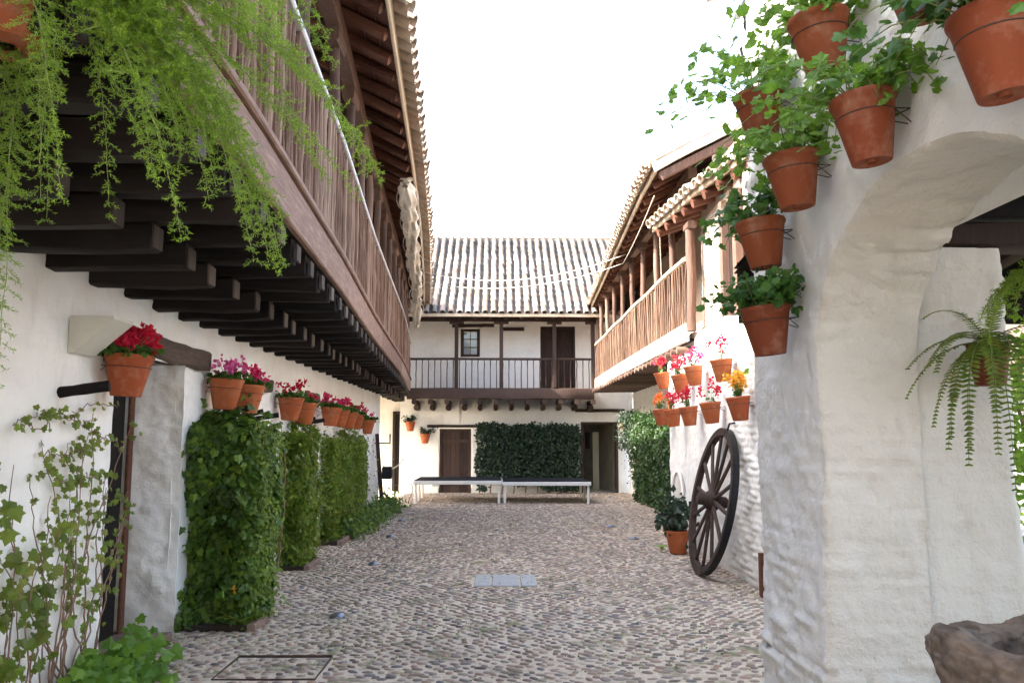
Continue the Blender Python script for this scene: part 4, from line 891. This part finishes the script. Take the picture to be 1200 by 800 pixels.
# local +x points to the wall the pot hangs on. pots on the arched wall
GA = 'geranium pots hung along the arch'
AP = [(1.28, 2.72, 2.48, 'trail', 'terracotta pot of sprawling pale green geranium, largest on the arch shoulder', 1, dict(nst=34, h=.235, r0=.108)),
      (1.28, 3.42, 2.52, 'trail', 'terracotta pot with bushy geranium, second below the roof tiles on the pier', 3, dict(nst=26)),
      (1.28, 3.86, 2.35, 'trail', 'terracotta pot of small leaved trailing plant, below the two bushier geranium pots', 8, dict(nst=18, mat='gerdark', spread=.85)),
      (1.28, 3.84, 1.93, 'bush', 'lowest terracotta pot on the pier with a compact dark green plant', 5, dict(nst=24, mat='gerdark')),
      (1.28, 3.83, 2.97, 'trail', 'terracotta pot with long ivy like shoots against the sky', 7, dict(nst=26, spread=1.25)),
      (1.28, 3.07, 2.96, 'trail', 'topmost geranium pot in front of the wall roof tiles', 9, dict(nst=30)),
      (1.28, 1.98, 2.40, 'trail', 'big terracotta pot nearest the camera at the upper right corner', 4, dict(nst=30, r0=.105, mat='gerdark')),
      (1.28, 2.33, 2.80, 'bush', 'terracotta pot cut by the top picture edge right of the arch top', 10, dict(nst=22, mat='gerdark')),
      (1.24, 1.96, 2.74, 'trail', 'dark leafy geranium pot at the right picture edge beside the big pot', 14, dict(nst=26, mat='gerdark'))]
for x, y_, z, kd, lb, sd_, kw in AP: potted((x, y_, z), random.Random(sd_).uniform(-.2, .2), kd, lb, sd_, GA, tilt=-.10, clay='terra_dark', **{'r0': .116, **kw})
# left wall pots (wall lies at -x so turn by pi)
GL = 'flower pots on the left wall'
LP = [(5.43, 1.81, .15, .27, 'cyclamen', 'big terracotta pot of crimson flowers beside the doorway lintel', 'crimson', 30), (7.40, 1.79, .15, .27, 'cyclamen', 'terracotta pot of pale magenta cyclamen, left of a pair above the nearest hedge', 'magenta', 12),
      (8.08, 1.78, .15, .27, 'cyclamen', 'terracotta pot of hot pink cyclamen, right of a pair above the nearest hedge', 'pink', 13), (9.75, 1.74, .15, .27, 'cyclamen', 'terracotta pot of small coral flowers above the middle hedge, left one', 'crimson', 9),
      (10.49, 1.71, .15, .27, 'cyclamen', 'leafy terracotta pot above the middle hedge, right one with few flowers', 'crimson', 4), (12.15, 1.71, .15, .27, 'cyclamen', 'first of four small pots above the farthest left hedge, pink flowers', 'pink', 14),
      (12.88, 1.71, .14, .26, 'cyclamen', 'second of four small pots above the farthest left hedge, pink flowers', 'pink', 10), (13.62, 1.69, .15, .27, 'cyclamen', 'third of four small pots above the farthest left hedge, dark leaves', 'crimson', 5),
      (14.36, 1.68, .14, .26, 'cyclamen', 'last of four small pots above the farthest left hedge', 'crimson', 6), (15.7, 1.61, .13, .26, 'cyclamen', 'lone small pot with pink bloom past the hedges near the wooden post', 'pink', 7)]
for k, (y_, z, r0, h, kd, lb, fl_, ns) in enumerate(LP):
    potted((-2.41 - .009 * (y_ - 6.6) * .3, y_ * .995, z), math.pi + random.Random(k).uniform(-.15, .15), kd, lb, 60 + k, GL, tilt=-.05, h=h, r0=r0, mat='gerdark', flower=fl_, nst=ns)
# right wall pots above the wheel: two rows
GR = 'flower pots on the wall above the wheel'
def uR(yy): return 2.70
RP = [(12.64, 2.28, 'spike', 'upper row, farthest pot with pink spikes, above the wheel', 'crimson', 7), (11.42, 2.16, 'spike', 'upper row, second pot from the far end with crimson blooms', 'crimson', 8), (10.62, 2.21, 'spike', 'upper row, third pot with two pink blooms over pale rim', 'pink', 5), (9.28, 2.17, 'spike', 'upper row, nearest pot with dark pink blooms on the sunlit wall', 'crimson', 4),
      (12.83, 1.73, 'spike', 'lower row, farthest pot with yellow orange blooms at the wall corner', 'orange', 8), (11.97, 1.70, 'spike', 'lower row, second pot from the far end with red blooms', 'crimson', 6), (10.96, 1.70, 'spike', 'lower row, third pot with deep red flower spikes', 'crimson', 8), (9.82, 1.71, 'spike', 'lower row, fourth pot with a single tall red bloom', 'crimson', 4), (8.67, 1.72, 'spike', 'lower row, nearest pot with big yellow blooms above the wheel', 'yellow', 14)]
for k, (y_, z, kd, lb, fl_, ns) in enumerate(RP): potted((2.55, y_, z), random.Random(k + 9).uniform(-.2, .2), kd, lb, 80 + k, GR, tilt=-.10, h=.255, r0=.125, mat='gerdark', flower=fl_, nst=ns, spread=1.0)
GB = 'small pots on the far wall'
for k, (x, z, lb) in enumerate(((-2.44, 1.72, 'small pot with dark plant at the left corner of the far wall'), (-2.02, 1.38, 'small pot with dark plant left of the brown far door'))): potted((x, 23.30, z), math.pi / 2, 'bush', lb, 95 + k, GB, mat='ivyback', nst=14, h=.26, r0=.14)
potted((3.40, 22.3, 1.62), 0, 'bush', 'reddish pot with dark plant beside the far open door', 97, GB, mat='ivyback', nst=16, h=.28, r0=.15)
potted((3.35, 15.8, 2.05), 0, 'spike', 'dark red flowering pot in the shade above the right hedge', 98, GB, mat='ivyback', flower='crimson', nst=6, h=.26, r0=.14)
# potted shrub on the ground behind the wheel
t = thing('potted_shrub', 'dark leafy shrub in a red pot on the ground behind the wheel', 'potted plant', (2.42, 11.3, .01)); pot_parts(t, .30, .16, .11, 3, bracket=False)
r = np.random.default_rng(77); Q = np.stack([r.normal(0, .11, 340), r.normal(0, .11, 340), .50 + r.normal(0, .11, 340)], 1); mb = MB(); leaves(mb, Q, (-.3, -1, .5), .10, T_SIMPLE, r, .6, .4); mb.build_local('leaves', 'ivyback', t)
mb = MB(); [mb.tube([(0, 0, .26), tuple(q * [.5, .5, .85]), tuple(q)], .004, 4) for q in Q[:40]]; mb.build_local('stems', 'stem', t)
t = thing('weed_tuft', 'small bright weed at the wall foot left of the red pot', 'plant', (2.3, 11.6, 0)); mb = MB(); straps(mb, (2.25, 11.5, .01), 16, .2, .012, r, .5); mb.build('leaves', 'lime', t)

# ------------------------------------------------------------------ ferns
def asparagus(st, nd, base, d0, L, r, droop=1.0, plane=None, dens=.019, blen=.12, path=None):
    n = 34; s_ = np.linspace(0, 1, n); d = np.array(d0, float); d /= np.linalg.norm(d); P = [np.array(base, float)]; v_ = d.copy()
    for k in range(n - 1):
        v_ = v_ + np.array([0, 0, -1]) * droop * (L / n) * 1.9 + r.normal(0, .012, 3); v_ /= np.linalg.norm(v_); P.append(P[-1] + v_ * L / n)
    P = np.array(P)
    if path is not None: P = path
    st.tube(P, np.linspace(.0022, .0009, n), 4); T = np.gradient(P, axis=0); T /= np.linalg.norm(T, axis=1)[:, None]
    Np, Nd = [], []
    for a in np.arange(.10, 1, dens / L):
        i = min(n - 1, int(a * n)); p = P[i] + (a * n - i) * T[i] * L / n; side = np.cross(T[i], [0, 0, 1.0]) + r.normal(0, .25, 3); side -= T[i] * side.dot(T[i]); side /= np.linalg.norm(side) + 1e-9
        for sg in (-1, 1):
            l = blen * (1 - .80 * a) * r.uniform(.65, 1.15) * min(1, a * 5); b_ = side * sg * .9 + T[i] * .5 + r.normal(0, .28, 3); b_ /= np.linalg.norm(b_)
            k = max(3, int(l / .0052)); q = np.linspace(.06, 1, k)[:, None] * l; pts = p + b_ * q + np.array([0, 0, -1]) * (q ** 2) * .8
            st.add([p, p + b_ * l * .5 + [0, 0, .0008], pts[-1]], [[0, 1, 2]])
            for _ in range(4): Np.append(pts + r.normal(0, .001, pts.shape)); Nd.append(b_ * .7 + r.normal(0, .62, pts.shape))
    Np = np.concatenate(Np); Nd = np.concatenate(Nd); Nd /= np.linalg.norm(Nd, axis=1)[:, None]; m_ = len(Np); l = r.uniform(.008, .0155, m_)[:, None]
    sd_ = np.cross(Nd, r.normal(0, 1, (m_, 3))); sd_ /= np.linalg.norm(sd_, axis=1)[:, None]; w_ = .0012
    V = np.stack([Np, Np + Nd * l * .5 + sd_ * w_, Np + Nd * l, Np + Nd * l * .5 - sd_ * w_], 1).reshape(-1, 3); nd.add(V, np.arange(m_ * 4).reshape(-1, 4))
t = thing('asparagus_fern', 'feathery asparagus fern spilling from a terracotta pot in the top left corner', 'fern', (-1.34, 2.2, 2.62))
mb = MB(); mb.lathe([(.03, 2.62), (.10, 2.62), (.165, 2.90), (.18, 2.905), (.18, 2.95), (.165, 2.95), (.15, 2.92)], 28, (-1.36, 2.2, 0)); mb.build('pot', 'terra_dark', t, True, 40)
mb = MB(); an_ = np.linspace(0, 2 * math.pi, 19)[:-1]; mb.add([(-1.36 + .15 * math.cos(a), 2.2 + .15 * math.sin(a), 2.925) for a in an_], [list(range(18))]); mb.build('soil', 'soil', t)
mb = MB(); an_ = np.linspace(0, 2 * math.pi, 25); mb.tube(np.stack([-1.36 + .152 * np.cos(an_), 2.2 + .152 * np.sin(an_), np.full(25, 2.86)], 1), .004, 5, False); mb.tube([(-1.28, 2.33, 2.86), (-1.20, 2.42, 2.9)], .004, 5); mb.build('wire_ring', 'rust', t)
st = MB(); nd = MB(); r = np.random.default_rng(21)
# each frond arches from the pot crown to where its tip hangs
tips = [((-.70, 2.15, 2.07), .07, 8), ((-.66, 2.2, 2.25), .09, 8), ((-.44, 2.35, 2.36), .08, 4), ((-.90, 2.1, 2.30), .08, 6), ((-1.24, 2.15, 2.22), .08, 5), ((-1.32, 2.2, 1.72), .04, 3), ((-1.0, 2.2, 2.50), .09, 4), ((-.60, 2.3, 2.62), .12, 8)]
for (tx, ty, tz), sp, cnt in tips:
    for k in range(cnt):
        p0 = np.array([-1.34, 2.2, 2.92]) + r.normal(0, .055, 3) * [1, 1, .3]; p2 = np.array([tx, ty, tz]) + r.normal(0, sp, 3) * [1, 1.2, .8]; q = np.linspace(0, 1, 34)[:, None]
        p1 = (p0 + p2) / 2 + [(p2[0] - p0[0]) * .25, (p2[1] - p0[1]) * .3, r.uniform(.10, .34)]; Pp = p0 * (1 - q) ** 2 + 2 * p1 * q * (1 - q) + p2 * q ** 2 + np.cumsum(r.normal(0, .0022, (34, 3)), 0)
        L_ = np.linalg.norm(np.diff(Pp, axis=0), axis=1).sum(); asparagus(st, nd, p0, (0, 0, 1), L_, r, path=Pp, dens=.022, blen=r.uniform(.09, .16))
st.build('stems', 'gstem', t); nd.build('needles', 'fern', t)
# second asparagus fern at the right edge and a sword fern in a bracket pot
t = thing('asparagus_fern', 'feathery asparagus fern at the right picture edge next to the sword fern', 'fern', (1.98, 2.9, 1.75))
mb = MB(); mb.lathe([(.02, 0), (.08, 0), (.12, .2), (.125, .21), (.11, .21), (.10, .19)], 20, (2.12, 2.95, 1.98)); mb.build('pot', 'terra_dark', t, True, 40)
st = MB(); nd = MB()
for k in range(16):
    a = r.uniform(1.8, 4.6); d = (math.cos(a), math.sin(a) * .8, .35); asparagus(st, nd, (2.12, 2.95, 2.18), d, r.uniform(.25, .50), r, 2.6, blen=.07)
st.build('stems', 'gstem', t); nd.build('needles', 'fern', t)
t = thing('sword_fern', 'arching sword fern with yellowing tips hung on the cross wall behind the arch', 'fern', (2.12, 3.5, 1.6))
mb = MB(); mb.lathe([(.02, 0), (.06, 0), (.085, .17), (.09, .18), (.08, .18), (.075, .16)], 22, (2.12, 3.52, 1.77)); mb.build('pot', 'terra_dark', t, True, 40)
mb = MB(); an_ = np.linspace(0, 2 * math.pi, 25); mb.tube(np.stack([2.12 + .085 * np.cos(an_), 3.52 + .085 * np.sin(an_), np.full(25, 1.90)], 1), .003, 5, False); mb.build('wire_ring', 'rust', t)
def frond(st, lf, base, d0, L, r, droop, w=.05):
    n = 30; P = [np.array(base, float)]; v_ = np.array(d0, float); v_ /= np.linalg.norm(v_)
    for k in range(n - 1): v_ = v_ + np.array([0, 0, -1]) * droop * L / n + r.normal(0, .01, 3); v_ /= np.linalg.norm(v_); P.append(P[-1] + v_ * L / n)
    P = np.array(P); T = np.gradient(P, axis=0); T /= np.linalg.norm(T, axis=1)[:, None]; st.tube(P, np.linspace(.003, .001, n), 4); side0 = np.cross(T[0], [0, 0, 1.]); side0 /= np.linalg.norm(side0)
    for a in np.arange(.06, 1, .011 / L):
        i = min(n - 1, int(a * n)); sd_ = side0 - T[i] * side0.dot(T[i]); sd_ /= np.linalg.norm(sd_); nn = np.cross(sd_, T[i])
        for sg in (-1, 1):
            l = w * math.sin(min(1, a * 1.1 + .18) * math.pi * .93) ** .6 * r.uniform(.85, 1.1); dv = sd_ * sg + T[i] * .25 - nn * .15 + r.normal(0, .06, 3); dv /= np.linalg.norm(dv); p = P[i]; q = T[i] * .0045
            lf.add([p - q, p + dv * l * .6 - q * .8 + nn * .002, p + dv * l, p + dv * l * .6 + q * .9, p + q], [[0, 1, 2, 3, 4]])
st = MB(); lf = MB(); r = np.random.default_rng(5)
for (dx, dy, dz), L, dr_ in (((-1, -.2, .45), .46, 3.0), ((-1, 0, .2), .48, 3.8), ((-.8, -.4, .1), .62, 5), ((-.5, -.5, .3), .66, 6), ((-.3, -.6, .2), .62, 7), ((-.6, -.3, .1), .55, 6), ((-.2, -.7, .1), .74, 7), ((.1, -.7, .2), .6, 7), ((.3, -.6, .3), .5, 6), ((0, -.4, 1), .35, 3), ((-.5, -.1, .9), .40, 5), ((.5, -.4, .2), .55, 7), ((-.9, -.3, .6), .42, 4.5), ((-.1, -.5, .5), .7, 7), ((-1, -.5, .7), .5, 4), ((-.7, -.1, -.1), .5, 4), ((-.4, -.7, .6), .6, 5.5), ((.2, -.8, .5), .62, 6), ((-.7, -.6, .3), .7, 6), ((.4, -.5, .6), .5, 5)):
    frond(st, lf, (2.11, 3.50, 1.95), (dx, dy, dz), L, r, dr_, .042)
st.build('stems', 'gstem', t); lf.build('fronds', 'boston', t)
# garden shrub past the pier
t = thing('garden_shrub', 'sunny yellow green shrub in the ochre planter beyond the pier', 'shrub', (4.0, 6.1, .78)); Q = r.normal(0, 1, (3600, 3)) * [.55, .3, .42] + [3.95, 6.1, 1.75]; Q = Q[fbm(Q, 3, 2) > -.12]
mb = MB(); leaves(mb, Q, (-.3, -1, .6), .075, T_SIMPLE, r, .7, .3); mb.build('foliage', 'lime', t)
mb = MB(); [mb.tube([(3.9 + k * .05, 6.0, .78), (3.85 + k * .07, 6.0, 1.2), (3.7 + k * .13, 6.05, 1.8)], .012, 5) for k in range(6)]; mb.build('stems', 'stem', t)

# ------------------------------------------------------------------ cart wheel leaning on the right wall
W_ = thing('cart_wheel', 'big dark wooden cart wheel leaning against the white wall', 'wheel', (2.30, 9.55, 0))
WR = .84; ax = Vector((-1, 0, .20)).normalized(); cy = 9.60
vdir = Vector((.20, 0, 1)).normalized(); ctr = Vector((2.30, cy, 0)) + vdir * (WR + .005); hd = Vector((0, 1, 0))
def wp(a, rr, o=0): return np.array(ctr + hd * (math.cos(a) * rr) + vdir * (math.sin(a) * rr) + ax * o)
mb = MB(); an_ = np.linspace(0, 2 * math.pi, 65); prof = [(WR - .085, -.035), (WR - .012, -.04), (WR - .012, .04), (WR - .085, .035), (WR - .085, -.035)]
mb.grid(np.array([[wp(a, q, o) for q, o in prof] for a in an_])); rim = mb.build('rim', 'backwood', W_, True, 40)
mb = MB(); prof = [(WR - .012, -.036), (WR, -.036), (WR, .036), (WR - .012, .036), (WR - .012, -.036)]; mb.grid(np.array([[wp(a, q, o) for q, o in prof] for a in an_])); mb.build('tyre', 'iron', W_, True, 40)
for k in range(14):
    a = 2 * math.pi * (k + .3) / 14; mb = MB(); mb.beam(wp(a, .07), wp(a, WR - .08), .048, .034, up=tuple(ax), ch=.012, segs=3, jit=.001, seed=k); mb.build('spoke', 'backwood', W_, True, 40)
for k in range(7):
    a = 2 * math.pi * k / 7; mb = MB(); mb.beam(wp(a, WR - .09, .037), wp(a, WR - .02, .041), .008, .004, up=tuple(ax)); mb.build('felloe_joint', 'dark', W_)
mb = MB(); hp = [(.0, -.17), (.055, -.17), (.07, -.15), (.065, -.09), (.105, -.06), (.12, 0), (.105, .06), (.07, .1), (.075, .15), (.06, .17), (.0, .17)]
V = np.array([[ctr + ax * o + (hd * math.cos(a) + vdir * math.sin(a)) * q for a in np.linspace(0, 2 * math.pi, 21)] for q, o in hp]); mb.grid(V); mb.build('hub', 'backwood', W_, True, 50)
hk = MB(); hk.tube([(2.72, cy - .25, 1.72), (2.62, cy - .25, 1.70), (2.60, cy - .22, 1.62)], .012, 6); tag(hk.build('wall_hook', 'iron'), 'small black iron hook in the wall above the wheel', 'hook')
gp = MB(); gp.beam((2.60, 8.28, .0), (2.60, 8.28, .42), .05, .09, (0, 1, 0)); tag(gp.build('corner_guard', 'red'), 'short red brown board standing at the wall end by the pier', 'board')

# ------------------------------------------------------------------ stage at the far end
for k, (x0, x1, lb) in enumerate(((-1.98, .10, 'left half of the low black topped stage before the brown door'), (.12, 2.20, 'right half of the low black topped stage before the dark shrub'))):
    t = thing('stage_platform', lb, 'stage', ((x0 + x1) / 2, 20.6, 0), group='stage platforms'); y0, y1, z = 19.65, 21.6, .54 - .03 * k
    mb = MB(); mb.box(((x0 + x1) / 2, (y0 + y1) / 2, z - .012), (x1 - x0 - .02, y1 - y0 - .02, .025)); mb.build('deck', 'deck', t)
    mb = MB(); mb.beam((x0, y0, z - .045), (x1, y0, z - .045), .04, .085); mb.beam((x0, y1, z - .045), (x1, y1, z - .045), .04, .085)
    mb.beam((x0 + .02, y0 + .02, z - .047), (x0 + .02, y1 - .02, z - .047), .04, .08); mb.beam((x1 - .02, y0 + .02, z - .047), (x1 - .02, y1 - .02, z - .047), .04, .08); mb.build('frame', 'whitepaint', t)
    for a, b_ in ((x0 + .06, y0 + .06), (x1 - .06, y0 + .06), (x0 + .06, y1 - .06), (x1 - .06, y1 - .06), (x0 + .06, (y0 + y1) / 2), (x1 - .06, (y0 + y1) / 2)):
        mb = MB(); mb.beam((a, b_, 0), (a, b_, z - .09), .055, .055, (0, 1, 0)); mb.build('leg', 'whitepaint', t)
    mb = MB(); mb.beam((x1 - .06 if k == 0 else x0 + .06, y0 + .1, .28), (x1 - .06 if k == 0 else x0 + .06, y1 - .1, .28), .03, .03); mb.build('brace', 'whitepaint', t)
cb = MB(); s_ = np.linspace(0, 1, 14); cb.tube(np.stack([-2.02 + .05 * np.sin(s_ * 5), np.full(14, 19.6), .5 - .5 * s_], 1), .008, 5); tag(cb.build('cable', 'iron'), 'black cable hanging from the left corner of the stage', 'cable')

# unseen house added behind the camera, placed and sized to block sky light
SH = thing('sky_blocker_house', 'unseen whitewashed house added behind the camera to hold back sky light', 'house', (0, -4.4, 0))
rough_wall(SH, 'wall', [(7, -4.3), (-3.2, -4.3)], 0, 5.6, .25, 'plaster', fnB)
mb = MB(); mb.add([(-3.4, -8.5, 6.8), (7, -8.5, 6.8), (7, -3.9, 5.5), (-3.4, -3.9, 5.5)], [[0, 1, 2, 3]]); mb.build('roof', 'tile_isl', SH)
for x_ in (-1.2, .9): mb = MB(); mb.box((x_ + .4, -4.27, 3.6), (.8, .05, 1.3)); mb.build('shutter', 'backwood', SH)
# ------------------------------------------------------------------ ropes, awning, small fixtures
def rope(p0, p1, sag, lb, rad=.008, n=24, mat='rope'):
    s_ = np.linspace(0, 1, n); P = np.array(p0)[None] * (1 - s_)[:, None] + np.array(p1)[None] * s_[:, None]; P[:, 2] -= sag * 4 * s_ * (1 - s_); mb = MB(); mb.tube(P, rad, 6)
    return tag(mb.build('rope', mat, None, True), lb, 'rope', 'ropes strung across the yard')
rope((-1.62, 17.6, 5.10), (2.44, 15.5, 5.02), .34, 'upper pale rope sagging across the yard before the far roof')
rope((-1.64, 18.0, 4.95), (2.47, 16.0, 4.95), .30, 'lower pale rope sagging across the yard before the far roof')
rope((2.47, 16.0, 4.95), (2.20, 11.3, 4.92), .05, 'thin rope running along the right eave', .008)
rope((-2.52, 18.5, .92), (-2.62, 23.3, .95), .14, 'white rope barrier across the alley mouth', .016)
rope((2.62, 13.0, 4.1), (2.40, 12.0, 5.0), .02, 'short vertical cord from the right rail to the roof', .008)
t = thing('furled_awning', 'furled cream canvas awning bunched under the left eave', 'awning', (-1.3, 11, 4.6))
pts = [(-1.22, 10.6, 4.86), (-1.24, 11.3, 4.72), (-1.32, 12.4, 4.66), (-1.43, 13.8, 4.60), (-1.52, 15.2, 4.55), (-1.62, 16.4, 4.45), (-1.72, 17.4, 4.32), (-1.76, 17.9, 3.98)]
pp = np.array(pts); s_ = np.linspace(0, 7, 150); C_ = np.stack([np.interp(s_, range(8), pp[:, i]) for i in range(3)], 1); an_ = np.linspace(0, 2 * math.pi, 25)
rr = .062 + .03 * np.abs(np.sin(s_ * 4.2))[:, None] + .022 * np.sin(an_[None] * 5 + s_[:, None] * 3) + .015 * np.sin(an_[None] * 9 - s_[:, None] * 7); rr *= np.interp(s_, [0, .3, 6.6, 7], [.7, 1.15, 1, .5])[:, None]; rr[:, -1] = rr[:, 0]
V = C_[:, None] + np.stack([rr * np.cos(an_), rr * 0, rr * np.sin(an_) * 1.25 - .04 * np.abs(np.sin(s_ * 2.1))[:, None]], -1); mb = MB(); mb.grid(V); mb.build('canvas', 'cloth', t, True)
mb = MB(); straps(mb, (-1.2, 10.65, 4.85), 8, .25, .05, np.random.default_rng(4), .5); mb.build('loose_end', 'cloth', t, True)
for k in range(7): p = C_[12 + k * 20]; mb = MB(); mb.tube([(p[0] + .15 * math.cos(a), p[1], p[2] + .19 * math.sin(a)) for a in np.linspace(0, 6.28, 16)], .006, 4); mb.build('tie', 'rope', t)
# lamp box on the left wall
t = thing('wall_uplighter', 'cream wedge shaped uplighter on the near left wall above the peg', 'wall lamp', (-2.5, 5.08, 2.1)); x = float(XL(5.5)) + .01
mb = MB(); Z0, Z1 = 2.05, 2.27; V = [(x, 4.93, Z0), (x + .03, 4.93, Z0), (x + .26, 4.93, Z1 - .02), (x + .26, 4.93, Z1), (x, 4.93, Z1), (x, 5.20, Z0), (x + .03, 5.20, Z0), (x + .26, 5.20, Z1 - .02), (x + .26, 5.20, Z1), (x, 5.20, Z1)]
mb.add(V, [[0, 1, 2, 3, 4], [9, 8, 7, 6, 5], [1, 6, 7, 2], [2, 7, 8, 3], [0, 5, 6, 1]]); mb.build('housing', 'lampshell', t)
mb = MB(); mb.box((x + .13, 5.065, Z1 - .008), (.22, .24, .012)); mb.build('glass', 'glass', t)
# leaning post with a black lamp at the end of the left wall, iron bracket
t = thing('leaning_post', 'dark wooden post with a black box leaning by the end of the left wall', 'post', (-2.5, 17.9, 0))
mb = MB(); mb.beam((-2.42, 17.8, 0), (-2.60, 18.0, 1.62), .08, .08, (0, 1, 0), segs=4, jit=.004); mb.build('post', 'backwood', t); mb = MB(); mb.box((-2.34, 17.8, .80), (.2, .16, .26), .02); mb.build('lamp_box', 'iron', t)
mb = MB(); mb.tube([(-2.68, 18.3, 1.42), (-2.34, 18.2, 1.42), (-2.34, 18.2, 1.62)], .018, 6); tag(mb.build('iron_bracket', 'iron'), 'black iron bracket on the end of the left wall', 'bracket')
# studs set in the paving
for k, (x, y_, lb) in enumerate(((-1.39, 7.46, 'nearest shiny metal stud in the pebbles by the first hedge'), (-1.51, 10.36, 'metal stud in the pebbles level with the middle hedge'), (-1.68, 13.34, 'metal stud in the pebbles level with the far hedge'), (-1.79, 15.76, 'smallest metal stud in the pebbles towards the stage'), (1.98, 14.6, 'metal stud in the pebbles on the right side'), (2.1, 12.9, 'flat metal stud in the pebbles left of the potted shrub'))):
    mb = MB(); zz = float(gz(x, y_)); mb.lathe([(.07, zz), (.068, zz + .02), (.05, zz + .034), (.025, zz + .042), (.001, zz + .044)], 18, (x, y_, 0)); tag(mb.build('ground_light', 'steel', None, True, 40), lb, 'ground light', 'metal studs in the paving')
t = thing('drain_cover', 'three pale grey slabs set flat in the pebbles mid yard', 'drain cover', (.07, 9.3, 0))
for x0, x1 in ((-.25, -.07), (-.06, .24), (.25, .43)): mb = MB(); mb.box(((x0 + x1) / 2, 9.29, float(gz(.08, 9.3)) - .008), (x1 - x0 - .012, .70, .045), .006); mb.build('slab', 'slab', t)
t = thing('hatch_frame', 'thin rusty metal frame of a pebble filled hatch in the foreground', 'hatch', (-1.5, 5.84, 0))
for a, b_ in (((-1.83, 5.55), (-1.83, 6.13)), ((-1.17, 5.55), (-1.17, 6.13)), ((-1.83, 5.55), (-1.17, 5.55)), ((-1.83, 6.13), (-1.17, 6.13))): mb = MB(); mb.beam((*a, .002), (*b_, .002), .006, .024); mb.build('bar', 'rust', t)
# stone basin at the bottom right
t = thing('stone_basin', 'rough worn stone well basin at the bottom right corner', 'basin', (1.80, 2.55, 0))
an_ = np.linspace(0, 2 * math.pi, 193); prof = [(.40, 0), (.43, .3), (.43, .62), (.45, .80), (.455, .86), (.44, .905), (.41, .925), (.36, .928), (.325, .91), (.305, .87), (.29, .78), (.27, .55), (.001, .54)]
pz = np.array(prof); s_ = np.linspace(0, len(prof) - 1, 150); pr = np.stack([np.interp(s_, range(len(prof)), pz[:, i]) for i in range(2)], 1)
P = np.stack([1.83 + pr[:, 0][None] * np.cos(an_)[:, None], 2.55 + pr[:, 0][None] * np.sin(an_)[:, None], np.repeat(pr[:, 1][None], 193, 0)], -1)
dsp = .06 * fbm(P, 2.4, 3) + .07 * fbm(P, 6, 5) + .018 * fbm(P, 28, 3) - .02 * np.clip(fbm(P + 5, 4, 2), 0, 1); dr2 = np.stack([np.cos(an_)[:, None] * dsp, np.sin(an_)[:, None] * dsp, dsp * .7], -1); dr2[-1] = dr2[0]; P = P + dr2
mb = MB(); mb.grid(P); mb.build('bowl', 'stone', t, True)
